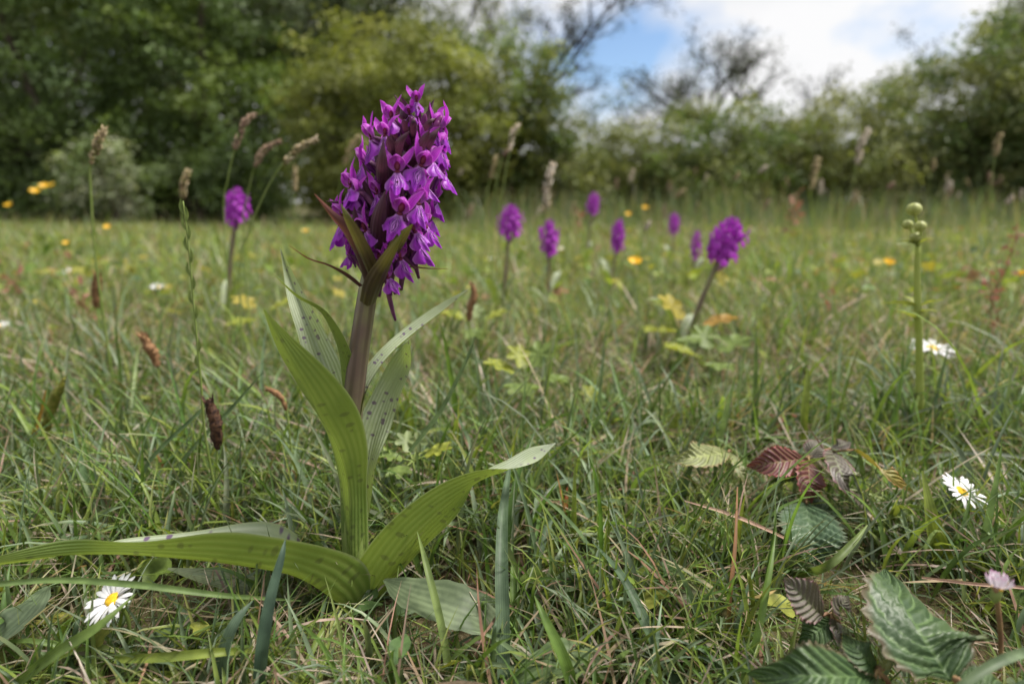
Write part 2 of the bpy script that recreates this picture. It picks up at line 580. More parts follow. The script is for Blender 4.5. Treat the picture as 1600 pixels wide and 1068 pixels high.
def blades(n, xr, yr, L, wid, th0, bend, pal, K=5, fold=True, wedge=True, zlift=0.0, lmax=None, cap=True):
    """n curved blades with random root, lean, bend, twist: returns V, F, colour"""
    lo, hi = yr
    y = np.sqrt(rng.uniform(lo * lo, hi * hi, n)) if wedge else rng.uniform(lo, hi, n)
    x = rng.uniform(-1, 1, n) * (y * 1.02 + .16) if wedge else rng.uniform(*xr, n)
    patch = .5 + .5 * np.sin(x * 5.1 + 1.7 * np.sin(y * 4.3)) * np.sin(y * 6.3 + 1.1 * np.sin(x * 3.7))
    ln = rng.gamma(6, 1 / 6, n) * L * (.75 + .5 * patch)
    if cap:
        ln = np.minimum(ln, np.where(y < .45, .034 + .22 * np.maximum(y - .12, 0), 9))
    if lmax:
        ln = np.minimum(ln, lmax)
    for cx, cy, r, h in CLEAR:
        d = np.hypot(x - cx, y - cy)
        ln = np.where(d < r, np.minimum(ln, h * rng.uniform(.6, 1.2, n)), ln)
    keep = rng.random(n) < np.clip(.35 + 1.1 * (.5 + .5 * np.sin(x * 17 + 2 * np.sin(y * 13)) * np.sin(y * 21 + 1.5 * np.sin(x * 11 + 1))), 0, 1)
    x, y, ln = x[keep], y[keep], ln[keep]
    n = len(x)
    ph = rng.uniform(0, 6.283, n)
    t0 = np.abs(rng.normal(th0[0], th0[1], n))
    bd = np.abs(rng.normal(bend[0], bend[1], n))
    tw = rng.normal(0, .7, n)
    w = wid * rng.uniform(.5, 1.35, n) * np.clip(ln / L, .5, 1.3)
    px, py, pz = x.copy(), y.copy(), gz(x, y) - .002 + zlift * rng.random(n)
    g0 = gz(x, y)
    secs = []
    cs, sn = np.cos(ph), np.sin(ph)
    wob = rng.normal(0, .25, n)
    for k in range(K + 1):
        s = k / K
        th = np.minimum(t0 + bd * s ** 1.4, 2.6)
        ww = w * (1 - s ** 2.2) * (.75 + .25 * min(1, s * 4)) + w * .02
        a = tw * s + .2
        sx, sy, sz = -sn * np.cos(a) + cs * np.sin(a) * np.cos(th), cs * np.cos(a) + sn * np.sin(a) * np.cos(th), -np.sin(a) * np.sin(th)
        c = np.stack([px, py, np.maximum(pz, g0 + .002)], 1)
        S = np.stack([sx, sy, sz], 1) * ww[:, None] * .5
        if fold:
            nv = np.stack([-np.cos(th) * cs, -np.cos(th) * sn, np.sin(th)], 1) * (ww * .16)[:, None]
            secs.append(np.stack([c - S + nv, c - nv, c + S + nv], 1))
        else:
            secs.append(np.stack([c - S, c + S], 1))
        st = ln / K
        d2 = ph + wob * s
        px = px + st * np.sin(th) * np.cos(d2)
        py = py + st * np.sin(th) * np.sin(d2)
        pz = pz + st * np.cos(th)
    A = np.stack(secs, 1)                              # n, K+1, m, 3
    m = A.shape[2]
    V = A.reshape(-1, 3)
    base = (np.arange(n) * (K + 1) * m)[:, None, None]
    k = (np.arange(K) * m)[None, :, None]
    j = np.arange(m - 1)[None, None, :]
    i0 = (base + k + j).ravel()
    Fq = np.stack([i0, i0 + 1, i0 + m + 1, i0 + m], 1)
    pal = np.asarray(pal)
    c = pal[rng.integers(0, len(pal), n)] * rng.uniform(.8, 1.25, (n, 1)) * rng.uniform(.93, 1.07, (n, 3))
    cc = np.repeat(c[:, None, :], K + 1, 1)
    s = np.linspace(0, 1, K + 1)[None, :, None]
    dry = (rng.random(n) < .15)[:, None, None]
    tipc = STRAW[rng.integers(0, len(STRAW), n)][:, None, :]
    f = np.clip((s - .7) * 3, 0, 1) * dry
    cc = cc * (1 - f) + tipc * f
    cc = cc * (1 - np.clip(.25 - s, 0, 1) * 2.0) + np.array([.26, .25, .13]) * np.clip(.25 - s, 0, 1) * 2.0
    cc = np.repeat(cc[:, :, None, :], m, 2).reshape(-1, 3)
    return V, Fq, cc


def grass_object(name, parts, label, mat='grass'):
    off, Vs, Fs, Cs = 0, [], [], []
    for V, Fq, C in parts:
        Vs.append(V); Fs.append(Fq + off); Cs.append(C); off += len(V)
    ob(name, mk(name, np.concatenate(Vs), np.concatenate(Fs), M[mat], None, np.concatenate(Cs)), kind="stuff", label=label, cat="grass")


grass_object("meadow_grass", [
    blades(9000, None, (.11, .44), .050, .0016, (.55, .45), (.9, .7), GREEN, 5),
    blades(1500, None, (.25, .95), .088, .0021, (.32, .22), (.45, .3), GREEN[[0, 1, 2, 2, 3]], 6, cap=False, lmax=.13),
    blades(420, None, (.24, .8), .078, .0036, (.28, .2), (.5, .3), GREEN[[0, 2, 2, 3, 4]], 6, cap=False, lmax=.11),
    blades(2600, None, (.12, .55), .074, .0038, (.5, .35), (1.0, .6), GREEN[[0, 1, 2, 2, 3, 4]], 7),
    blades(5200, None, (.12, .65), .062, .0026, (.5, .35), (1.0, .6), GREEN[[0, 1, 2, 3, 4]], 6),
    blades(11000, None, (.12, .75), .050, .0018, (.5, .4), (.9, .6), GREEN, 5),
    blades(7000, None, (.12, .75), .030, .0013, (.35, .3), (.7, .5), GREEN[[0, 1, 4, 4, 5]], 4),
    blades(3200, None, (.14, 1.0), .062, .0034, (.4, .3), (.8, .5), GREEN[1:5], 6),
    blades(20000, None, (.7, 1.5), .058, .0023, (.45, .35), (.9, .5), np.vstack([GREEN[1:] * 1.08, GREEN[[1, 4, 4]] * 1.08, STRAW[:1]]), 4),
    blades(38000, None, (1.4, 3.2), .075, .0038, (.4, .3), (.8, .5), np.vstack([GREEN[[1, 2, 4, 4, 5]] * 1.12, GREEN[[1, 2, 4, 5]] * 1.12, STRAW[:1]]), 4, fold=False),
    blades(50000, None, (3.0, 6.6), .07, .0065, (.35, .3), (.7, .4), np.vstack([GREEN[1:] * 1.1, GREEN[4:] * 1.1, GREEN[4:] * 1.1, STRAW[:2]]), 3, fold=False),
], "short green meadow grass covering the ground")

grass_object("dead_grass_litter", [
    blades(22000, None, (.12, 1.0), .05, .0015, (1.15, .3), (.4, .3), STRAW, 4, fold=False, zlift=.022),
    blades(6500, None, (.9, 4), .07, .003, (1.05, .3), (.4, .3), STRAW, 3, fold=False, zlift=.03),
], "pale dead grass blades lying as litter between the green")

grass_object("tall_grass", [
    blades(10000, (-.4, 7), (3.5, 6.4), .27, .0042, (.2, .12), (.5, .25), np.vstack([GREEN[1:4], GREEN[1:4], GREEN[2:], STRAW[:2]]), 4, fold=False, lmax=.40, wedge=False),
    blades(1100, (-.2, 4.5), (1.8, 3.6), .18, .0032, (.18, .1), (.4, .25), np.vstack([GREEN[3:], STRAW[:3]]), 4, fold=False, lmax=.25, wedge=False),
    blades(700, (-7, -.4), (4.5, 6.4), .16, .004, (.2, .1), (.45, .25), np.vstack([GREEN[3:], STRAW[:3]]), 4, fold=False, lmax=.25, wedge=False),
], "tall thin grass with straw stalks growing before the hedge")


# ------------------------------------------------------------------ low broad-leaved ground cover
def lobed_leaf(L, Wd, lobes=5, seed=0, depthf=.35):
    """a flat rosette leaf with rounded lobes, fan of triangles with relief; base at origin, pointing +Y"""
    r = random.Random(seed)
    k = lobes * 6
    V, UV = [(0, 0, 0), (0, L * .5, -.04 * L)], [(0.5, 0), (.5, .5)]
    for i in range(k + 1):
        a = -math.pi * .86 + 2 * math.pi * .86 * i / k
        lob = 1 - depthf * (.5 + .5 * math.cos(a * lobes * 1.15)) ** 1.5 + r.uniform(-.04, .04)
        x, y = math.sin(a) * Wd * .5 * lob, L * .5 + math.cos(a) * L * .5 * lob
        V.append((x, y, .10 * L * math.cos(a * lobes * 1.15) * .5 + .18 * abs(x)))
        UV.append((.5 + x / Wd, y / L))
    Fq = [(1, 3 + i, 2 + i) for i in range(k)] + [(0, 1, 2), (0, k + 2, 1)]
    return np.array(V), Fq, np.array(UV)


def scatter_leaves(name, n, yr, size, pal, z, label, lobes=3):
    Vs, Fs, Cs, off = [], [], [], 0
    tmpl = [lobed_leaf(1, .95, lobes, s, .38) for s in range(4)] + [ribbon([(0, 0, 0), (0, .5, .1), (0, 1, 0)], [.05, .32, .02], (0, 0, 1), 6, 2, .25)] * 2
    tmpl = [(v, [t for f in fq for t in ([f] if len(f) == 3 else [(f[0], f[1], f[2]), (f[0], f[2], f[3])])]) for v, fq, _ in tmpl]
    for i in range(n):
        V, Fq = tmpl[rng.integers(len(tmpl))]
        y = math.sqrt(rng.uniform(yr[0] ** 2, yr[1] ** 2))
        x = rng.uniform(-1, 1) * (y + .15)
        pp = .5 + .5 * math.sin(x * 6.1 + 2) * math.sin(y * 5.3)
        if rng.random() > .35 + .65 * pp:
            continue
        zz = float(gz(x, y)) + rng.uniform(*z)
        for cx, cy, r, h in CLEAR:
            if math.hypot(x - cx, y - cy) < r:
                zz = min(zz, .012)
        A = Matrix.Rotation(rng.uniform(0, 6.28), 3, 'Z') @ Matrix.Rotation(rng.normal(.1, .45), 3, 'X') @ Matrix.Rotation(rng.normal(0, .35), 3, 'Y')
        s = size * rng.uniform(.55, 1.35)
        Vs.append(V @ np.array(A).T * s + (x, y, zz))
        Fs += [tuple(q + off for q in f) for f in Fq]
        c = np.array(pal[rng.integers(len(pal))]) * rng.uniform(.8, 1.25)
        Cs.append(np.tile(c, (len(V), 1)))
        off += len(V)
    ob(name, mk(name, np.concatenate(Vs), np.array(Fs), M['herb'], None, np.concatenate(Cs)), kind="stuff", label=label, cat="ground cover")


HERB = [(.10, .17, .03), (.14, .21, .035), (.20, .25, .04), (.075, .13, .045), (.12, .16, .07), (.24, .26, .05)]
scatter_leaves("low_herb_leaves", 1500, (.16, 1.1), .015, HERB, (.004, .028), "small lobed herb leaves spread low among the grass")
scatter_leaves("meadow_herb_leaves", 6500, (1.0, 4.2), .030, HERB + [(.22, .28, .045), (.27, .27, .05), (.30, .26, .05), (.24, .14, .07)], (.01, .07), "yellowish herb leaves mixed into the meadow farther off")


# ================================================================== TREES AND BUSHES
def limb_tubes(mb, base, targets, r0, k=5, sag=.12):
    for t in targets:
        t = np.asarray(t, float)
        b = np.asarray(base, float)
        mid = b * .45 + t * .55 + np.array([rng.normal(0, .12), rng.normal(0, .12), sag]) * np.linalg.norm(t - b) * .5
        V, Fq, UV = tube([b, b * .75 + mid * .25 + (0, 0, .05), mid, t], [r0, r0 * .75, r0 * .45, r0 * .12], 9, k)
        mb.add(V, Fq, UV)


def leaf_cards(P, N, size, col, asp=.55):
    n = len(P)
    N = N / (np.linalg.norm(N, axis=1)[:, None] + 1e-9)
    T = np.cross(N, rng.normal(size=(n, 3)))
    T /= np.linalg.norm(T, axis=1)[:, None] + 1e-9
    B = np.cross(N, T)
    s = size * rng.uniform(.6, 1.4, n)[:, None]
    V = np.stack([P - T * s * .5, P + B * s * asp * .5 + N * s * .08, P + T * s * .5, P - B * s * asp * .5 + N * s * .08], 1).reshape(-1, 3)
    Fq = (np.arange(n) * 4)[:, None] + np.arange(4)[None]
    return V, Fq, np.repeat(col, 4, 0)


def tree(name, label, cat, blobs, n_clump, per, leaf, pal, base=None, r0=.07, rc=.22, group=None, flat=.7, limbs=10, skirt=True):
    """blobs: (px, py, Y, rx_px, ry_px[, depth ratio]) masses of foliage; clumps of leaves fill their shells"""
    ell = []
    leaf, rc = leaf * .78, rc * .78
    blobs = [(b[0], b[1], b[2] * .75) + tuple(b[3:]) for b in blobs]
    for b in blobs:
        c = W(b[0], b[1], b[2])
        k = depth(c) / F
        ell.append((c, np.array([b[3] * k, b[3] * k * (b[5] if len(b) > 5 else .8), b[4] * k])))
    if skirt:
        for b in list(blobs):
            if b[1] < 285 and b[2] < 7.2:
                c = W(b[0], 296, b[2] + .1)
                k = depth(c) / F
                ell.append((c, np.array([b[3] * k * .95, b[3] * k * .8, 58 * k])))
        n_clump = int(n_clump * 1.35)
    if base is None:
        base = (ell[0][0][0], ell[0][0][1])
    b0 = np.array([base[0], base[1], 0.0])
    root = thing(name, label, cat, b0, group)
    wts = np.array([e[1][0] * e[1][2] for e in ell])
    cnt = np.maximum(1, (n_clump * wts / wts.sum()).astype(int))
    Ps, Ns, Cs, tips = [], [], [], []
    for (c, r), m in zip(ell, cnt):
        d = rng.normal(size=(m, 3))
        d /= np.linalg.norm(d, axis=1)[:, None]
        lump = 1 + .16 * np.sin(d[:, 0] * 5 + c[0] * 3) * np.sin(d[:, 2] * 6 + c[2]) + .1 * np.sin(d[:, 1] * 9 + c[0])
        q = rng.uniform(.45, 1.0, m) ** .6 * lump
        cc = c + d * r * q[:, None]
        keep = cc[:, 2] > .08
        cc, d = cc[keep], d[keep]
        tips += list(cc[rng.permutation(len(cc))[:max(2, limbs // len(ell))]])
        for ci, di in zip(cc, d):
            col = np.array(pal[rng.integers(len(pal))]) * rng.uniform(.72, 1.3)
            nn = max(6, int(per * rng.uniform(.5, 1.4)))
            ax = nrm(di * .8 + rng.normal(0, .5, 3) + (0, 0, .25))
            o = rng.normal(size=(nn, 3)) * rc * np.array([1, 1, flat]) * .5
            o += ax * rng.uniform(-.5, 1, nn)[:, None] * rc
            Ps.append(ci + o)
            Ns.append(rng.normal(0, .8, (nn, 3)) + di * .5 + (0, 0, .6))
            Cs.append(col * rng.uniform(.82, 1.2, (nn, 1)))
    P, N, C = np.concatenate(Ps), np.concatenate(Ns), np.concatenate(Cs)
    k = P[:, 2] > .02
    V, Fq, CC = leaf_cards(P[k] - b0, N[k], leaf, C[k])
    ob("crown", mk("crown", V, Fq, M['tree_leaf'], None, CC, smooth=False), root, kind="stuff")
    mb = MB()
    top = ell[0][0] - b0
    sp = np.array([top[0] * .3, top[1] * .3, top[2] * .55])
    V, Fq, UV = tube([(0, 0, -.05), sp * .5 + (.03, 0, 0), sp], [r0 * 1.5, r0, r0 * .8], 8, 7)
    mb.add(V, Fq, UV)
    limb_tubes(mb, sp * .8, [t - b0 for t in tips], r0 * .6)
    ob("trunk", mb.mesh("trunk", M['bark']), root)
    return root


DK = [(0.085, 0.13, 0.042), (0.107, 0.156, 0.049), (0.072, 0.111, 0.042), (0.124, 0.163, 0.078)]
MIDG = [(0.112, 0.165, 0.041), (0.142, 0.195, 0.048), (0.094, 0.142, 0.046)]
YG = [(.18, .20, .05), (.20, .22, .06), (.15, .18, .048), (.22, .23, .075)]
GREY = [(0.154, 0.182, 0.116), (0.187, 0.209, 0.138), (0.121, 0.154, 0.089), (0.088, 0.116, 0.056)]
OLV = [(0.157, 0.179, 0.062), (0.179, 0.196, 0.071), (0.129, 0.157, 0.058), (0.196, 0.207, 0.09)]

tree("dense_tree", "dark green leafy tree filling the hedge beside the pale flowering shrub", "tree",
     [(60, 110, 9.0, 190, 160), (-120, 60, 9.2, 200, 220), (120, -60, 9.4, 200, 140), (30, 240, 8.6, 120, 70)], 420, 95, .075, DK + MIDG[:1], r0=.11, rc=.24, limbs=14)
tree("broad_tree", "broad mid green tree between the dark tree and the grey willow", "tree",
     [(300, 90, 9.3, 150, 170), (260, -80, 9.6, 180, 130), (380, 200, 8.8, 110, 100), (230, 250, 8.7, 110, 60)], 400, 95, .07, MIDG + DK[:2], r0=.10, rc=.22, limbs=14)
tree("grey_willow", "tall grey green willow rising behind the yellowish bush", "tree",
     [(500, 60, 10.5, 110, 140), (560, -60, 10.8, 140, 120), (430, 60, 10.2, 90, 110), (610, 60, 10.8, 70, 80)], 230, 80, .075, GREY, r0=.10, rc=.24, limbs=12)
tree("pale_shrub", "pale shrub with whitish young leaves below the dark tree", "shrub",
     [(165, 262, 7.6, 60, 45), (215, 300, 7.4, 40, 30), (110, 290, 7.7, 40, 35)], 50, 60, .06, [(.28, .30, .22), (.2, .24, .13), (.13, .18, .07), (.34, .35, .28)], r0=.03, rc=.16, limbs=9)
tree("low_hedge_bush", "low dark bush at the hedge foot under the broad tree", "bush",
     [(300, 290, 8.3, 90, 40), (390, 290, 8.2, 70, 40), (40, 300, 8.6, 90, 30)], 110, 80, .055, DK, r0=.03, rc=.16, limbs=8)
tree("feathery_bush", "large yellow green feathery bush standing behind the flowering orchid", "bush",
     [(610, 150, 7.9, 140, 110), (540, 190, 7.6, 90, 90), (680, 220, 7.7, 110, 80), (600, 265, 7.6, 110, 55), (640, 75, 8.0, 60, 50)], 460, 100, .055, YG + OLV[:1], r0=.07, rc=.19, flat=.55, limbs=18)
tree("round_bush", "rounded green bush joined to the feathery bush over a dark hollow", "bush",
     [(800, 150, 8.3, 90, 80), (740, 110, 8.6, 60, 50), (850, 190, 8.1, 50, 60), (760, 220, 8.3, 60, 50)], 260, 95, .055, MIDG + YG[:2], r0=.06, rc=.18, limbs=14)
tree("low_spreading_bush", "low spreading olive bush in the gap below the white sky", "bush",
     [(930, 235, 8.2, 70, 50), (900, 280, 7.9, 70, 35), (990, 245, 8.5, 60, 50)], 170, 85, .05, OLV, r0=.04, rc=.16, limbs=12)
tree("hedge_bush", "green hedge bush under the bare branching tree", "bush",
     [(1120, 215, 8.8, 95, 55), (1050, 250, 8.4, 70, 50), (1180, 250, 8.4, 80, 50), (1120, 275, 8.0, 90, 35)], 300, 90, .055, MIDG + OLV, r0=.05, rc=.18, limbs=14)
tree("olive_bush", "olive green bush between the hedge bush and the tall dark bush", "bush",
     [(1300, 215, 8.9, 90, 65), (1250, 250, 8.6, 70, 50), (1350, 260, 8.3, 80, 45)], 260, 90, .055, OLV + YG[:1], r0=.05, rc=.18, limbs=14)
tree("tall_dark_bush", "tall dense bush with a dark hollow at the hedge end", "bush",
     [(1480, 190, 8.6, 110, 80), (1580, 160, 8.4, 120, 110), (1680, 200, 8.2, 140, 130), (1420, 230, 8.3, 60, 50), (1560, 265, 8.2, 80, 30)], 460, 95, .06, DK + OLV, r0=.07, rc=.2, limbs=16)
tree("back_tree", "pale green tree topping the hedge end behind the dense bush", "tree",
     [(1580, 80, 10.4, 70, 60), (1680, 60, 10.2, 120, 110), (1440, 140, 10.4, 70, 40)], 150, 80, .07, GREY + OLV[:1], r0=.08, rc=.22, limbs=10)


def bare_tree(name, label, base, spread, seed, n_main, Lm, levels=3, leafy=40, r0=.05, cols=DK, aim=None):
    rr = random.Random(seed)
    b0 = np.array([base[0], base[1], 0.0])
    root = thing(name, label, "tree", b0)
    mb = MB()
    tips = []

    def grow(p, d, L, r, lv):
        q = [p]
        dd = d
        for i in range(3):
            dd = nrm(dd + np.array([rr.gauss(0, .22), rr.gauss(0, .22), rr.gauss(.05, .15)]))
            q.append(q[-1] + dd * L / 3)
        V, Fq, UV = tube(q, [r, r * .8, r * .62, r * .45], 6, 4)
        mb.add(V, Fq, UV)
        if lv == 0:
            tips.append(q[-1]); tips.append(q[2])
            return
        for i in range(rr.randint(2, 4)):
            k = rr.choice([1, 2, 3, 3])
            e = nrm(dd + np.array([rr.gauss(0, .7), rr.gauss(0, .7), rr.gauss(.15, .35)]))
            grow(q[k], e, L * rr.uniform(.5, .8), r * .55, lv - 1)

    H = aim[2] if aim is not None else 1.6
    a = np.array([0, 0, 0]) if aim is None else np.array([aim[0] - b0[0], aim[1] - b0[1], 0])
    top = np.array([a[0] * .6, a[1] * .6, H])
    V, Fq, UV = tube([(0, 0, -.05), top * .5 + (.06, 0, 0), top], [r0 * 1.5, r0 * 1.1, r0], 8, 6)
    mb.add(V, Fq, UV)
    for i in range(n_main):
        ang = 6.283 * i / n_main + rr.uniform(-.4, .4)
        d = nrm(np.array([math.cos(ang) * spread, math.sin(ang) * spread * .6, rr.uniform(.5, 1.1)]))
        grow(top * rr.uniform(.65, 1.0), d, Lm * rr.uniform(.7, 1.2), r0 * .62, levels)
    ob("trunk", mb.mesh("trunk", M['twig']), root)
    Ps, Cs = [], []
    for t in tips:
        if rr.random() < .75:
            n = int(leafy * rr.uniform(.3, 1.4))
            Ps.append(t + rng.normal(0, .065, (n, 3)))
            Cs.append(np.tile(np.array(rr.choice(cols)) * rr.uniform(.8, 1.3), (n, 1)))
    P = np.concatenate(Ps)
    V, Fq, CC = leaf_cards(P, rng.normal(size=P.shape), .036, np.concatenate(Cs))
    ob("crown", mk("crown", V, Fq, M['tree_leaf'], None, CC, smooth=False), root, kind="stuff")


def wood():
    Ps, Ns, Cs = [], [], []
    for k in range(1900):
        x = rng.uniform(-13, 13) if k % 5 < 2 else rng.uniform(-12, -1.6)
        h = .95 + .2 * math.sin(x * 1.7) + (3.2 if x < -2.9 else (1.9 * max(0, -x - 1.2)) if x < 0 else .45 * max(0, (x - 4.5) / 3))
        z = rng.uniform(.05, 1) ** .8 * h
        c = np.array([x, rng.uniform(9.3, 10.8), z])
        n = 70
        Ps.append(c + rng.normal(size=(n, 3)) * (.2, .2, .13))
        Ns.append(rng.normal(0, .8, (n, 3)) + (0, -.3, .6))
        Cs.append(np.tile(np.array((DK + MIDG + OLV)[rng.integers(11)]) * rng.uniform(.75, 1.25), (n, 1)))
    V, Fq, CC = leaf_cards(np.concatenate(Ps), np.concatenate(Ns), .09, np.concatenate(Cs))
    ob("distant_wood", mk("distant_wood", V, Fq, M['tree_leaf'], None, CC, smooth=False), kind="stuff", label="dark distant wood closing the gaps behind the hedge bushes", cat="wood")


wood()
BT = [(.04, .045, .038), (.055, .06, .045), (.045, .06, .028)]
p = W(845, 150, 9.38)
bare_tree("sparse_tree", "thin sparse tree with open dark twigs above the round bush", (p[0], 9.38), .9, 5, 7, 1.0, 3, 24, .055, BT, aim=W(845, 130, 9.38))
p = W(1105, 220, 7.88)
bare_tree("bare_branching_tree", "half bare tree of crooked branches against white sky", (p[0], 7.88), 1.2, 21, 7, .78, 3, 16, .05, BT, aim=W(1105, 190, 7.88))
p = W(1240, 215, 8.25)
bare_tree("twiggy_sapling", "thin twiggy sapling poking above the olive bush", (p[0], 8.25), 1.0, 33, 4, .5, 2, 12, .02, BT, aim=W(1250, 190, 8.25))
p = W(1415, 160, 8.25)
bare_tree("leafless_sapling", "small dark sapling poking above the hedge beside the dense bush", (p[0], 8.25), .8, 41, 4, .5, 2, 14, .02, BT, aim=W(1410, 150, 8.25))
p = W(960, 200, 8.25)
bare_tree("leggy_shrub", "brownish leggy shrub top in the sky gap over the olive bush", (p[0], 8.25), 1.1, 53, 5, .42, 2, 16, .02, BT + OLV, aim=W(950, 215, 8.25))
p = W(700, 100, 8.62)
bare_tree("open_crowned_tree", "open crowned tree showing sky between its twigs over the feathery bush", (p[0], 8.62), 1.0, 63, 6, .8, 3, 22, .035, OLV + GREY, aim=W(700, 90, 8.62))


# ================================================================== THE MAIN ORCHID
OB = np.array([ORX, ORY, 0.0])
orchid = thing("purple_orchid", "tall magenta marsh orchid in full flower with spotted leaves", "orchid", OB)


def part(name, V, Fq, UV, mat, parent=orchid, col=None, org=OB):
    mb = MB()
    mb.add(V - org, Fq, UV, col if col is not None else (1, 1, 1))
    return ob(name, mb.mesh(name, M[mat]), parent)


YO = ORY
stem_px = [(556, 925, YO), (551, 800, YO), (547, 690, YO + .002), (556, 590, YO + .004), (568, 500, YO + .006), (580, 430, YO + .008),
           (600, 360, YO + .010), (622, 290, YO + .012), (642, 225, YO + .014), (653, 175, YO + .015)]
AX = np.array([W(*s) for s in stem_px])
V, Fq, UV = tube(AX, [.0062, .0062, .0058, .0052, .0050, .0046, .0040, .0033, .0022, .0012], 60, 16, .05)
part("stem", V, Fq, UV, 'stem')


def oleaf(name, px, hw, up, cup=.5, wave=.0, n=34, nw=8, label=None, **k):
    P = [W(*q) for q in px]
    h = [m_px(p, w) for p, w in zip(P, hw)]
    V, Fq, UV = ribbon(P, h, up, n, nw, cup, wave, keel=1.08, **k)
    o = part(name, V, Fq, UV, 'orchid_leaf')
    if label:
        o["label"] = label
    return o


away = np.array([-.1, 1, .25])
# the broad leaf that stands up on its sheath, its back to the lens
oleaf("leaf", [(550, 930, YO - .006), (548, 850, YO - .009), (547, 770, YO - .011), (532, 705, YO - .016), (498, 640, YO - .024), (458, 570, YO - .030), (412, 483, YO - .030)],
      [20, 21, 22, 37, 47, 36, 1], [(.0, 1, 0), (.0, 1, 0), (.05, 1, .1), (.25, 1, .3), (.5, 1, .35), (.5, 1, .2), (.3, 1, 0)], [1.1, 1.1, .9, .6, .5, .5, .1], .0022, wfreq=1.9)
# spotted leaf behind the stem, its pale face to the lens
oleaf("leaf", [(536, 690, YO + .006), (530, 640, YO + .010), (512, 585, YO + .017), (487, 520, YO + .026), (462, 460, YO + .033), (438, 387, YO + .036)],
      [14, 24, 26, 19, 12, .5], [(.3, -1, .2)] * 6, .95, .0012)
# narrow dark leaf bending away
oleaf("leaf", [(546, 660, YO + .004), (543, 600, YO + .004), (534, 548, YO), (503, 490, YO - .008), (462, 463, YO - .016), (427, 428, YO - .020)],
      [10, 13, 13, 11, 7, .5], [(.2, 1, .3), (.3, 1, .3), (.4, .8, .6), (.4, .5, .9), (.4, .5, .9), (.4, .5, .9)], .4)
# narrow channelled leaf pointing to the far side
oleaf("leaf", [(562, 660, YO + .004), (573, 610, YO + .008), (600, 565, YO + .018), (642, 525, YO + .032), (690, 487, YO + .042), (733, 451, YO + .046)],
      [9, 14, 14, 13, 10, .5], [(-.5, -.6, .8)] * 6, .8)
# pale spotted leaf folded at the tip
oleaf("leaf", [(562, 880, YO + .004), (566, 800, YO + .006), (573, 735, YO + .010), (584, 680, YO + .016), (605, 620, YO + .022), (630, 570, YO + .026), (643, 536, YO + .018)],
      [10, 14, 20, 25, 23, 18, 9], [(-.2, -1, .2)] * 5 + [(-.2, -1, .4), (-.2, -.6, .8)], [.8, .8, .6, .5, .45, .4, .3], .0026, wfreq=2.6)
# big arching leaf on the far side of the daisy, back to the lens
oleaf("leaf", [(560, 965, YO - .006), (598, 900, YO - .008), (645, 838, YO - .010), (698, 788, YO - .008), (748, 752, YO - .002), (795, 733, YO + .006), (835, 710, YO + .014), (868, 692, YO + .018)],
      [22, 40, 47, 43, 30, 15, 13, 1], [(-.2, 1, .3), (-.3, 1, .3), (-.35, 1, .35), (-.35, .9, .5), (-.35, .6, .8), (-.3, .1, 1), (-.35, -.7, .8), (-.35, -.7, .8)],
      [.9, .5, .28, .2, .25, .4, .3, .1], .0016, wfreq=1.8)
# long leaf lying out low, its edges rolled
oleaf("leaf", [(553, 965, YO - .010), (515, 932, YO - .018), (460, 900, YO - .028), (380, 884, YO - .036), (290, 873, YO - .042), (190, 866, YO - .047), (90, 868, YO - .050), (-40, 885, YO - .052)],
      [26, 48, 45, 41, 34, 25, 18, 8], [(.3, 1, .3), (.15, .8, .6), (.1, .56, .84), (.05, .32, .95), (.05, .34, .95), (.05, .6, .8), (.05, .9, .6), (.05, .9, .6)],
      [.9, 1.0, 1.25, 1.35, 1.25, .9, .6, .5], .0022, wfreq=2.6, n=50, nw=10)
# shaded lowest leaf beneath it
P = [W(*q) for q in [(540, 985, YO - .006), (470, 948, YO - .010), (390, 918, YO - .010), (320, 902, YO - .010), (262, 888, YO - .010)]]
V, Fq, UV = ribbon(P, [m_px(p, w) for p, w in zip(P, [12, 19, 19, 14, 2])], (0, -.15, 1), 24, 6, .3)
part("leaf", V, Fq, UV, 'bigblade', col=(.13, .16, .085))["label"] = "dull grey green lowest leaf"

# ---- one flower: lip, two spreading sepals, hood, column, spur and ovary (units of 10 mm, face +Y)
SC = .0108


def lip_mesh(seed):
    r = random.Random(seed)
    nu, nv = 16, 12
    V, UV = [], []
    a, b = r.uniform(.9, 1.1), r.uniform(-.06, .06)
    for i in range(nv + 1):
        v = i / nv
        for j in range(nu + 1):
            u = -1 + 2 * j / nu
            s = min(1, v / .78)
            s = s * s * (3 - 2 * s)
            hw = (.14 + .36 * s) * a * (1 - .1 * max(0, v - .7))
            ln = .98 + .24 * math.exp(-(u / .24) ** 2) - .24 * math.exp(-((abs(u) - .42) / .12) ** 2) - .20 * abs(u) ** 3 + .02 * math.sin(u * 17 + seed)
            x = u * hw + b * v
            d = v * ln
            y = .06 + .46 * d - .18 * d * d - .46 * (u * u) * s + .05 * math.sin(u * 7 + seed) * v + .07 * math.cos(u * 11) * v
            z = -.08 - .90 * d + .10 * u * u * s
            V.append((x, y, z))
            UV.append((j / nu, v))
    Fq = [(i * (nu + 1) + j, (i + 1) * (nu + 1) + j, (i + 1) * (nu + 1) + j + 1, i * (nu + 1) + j + 1) for i in range(nv) for j in range(nu)]
    return MB().add(np.array(V), Fq, np.array(UV)).mesh("lip", M['lip'])


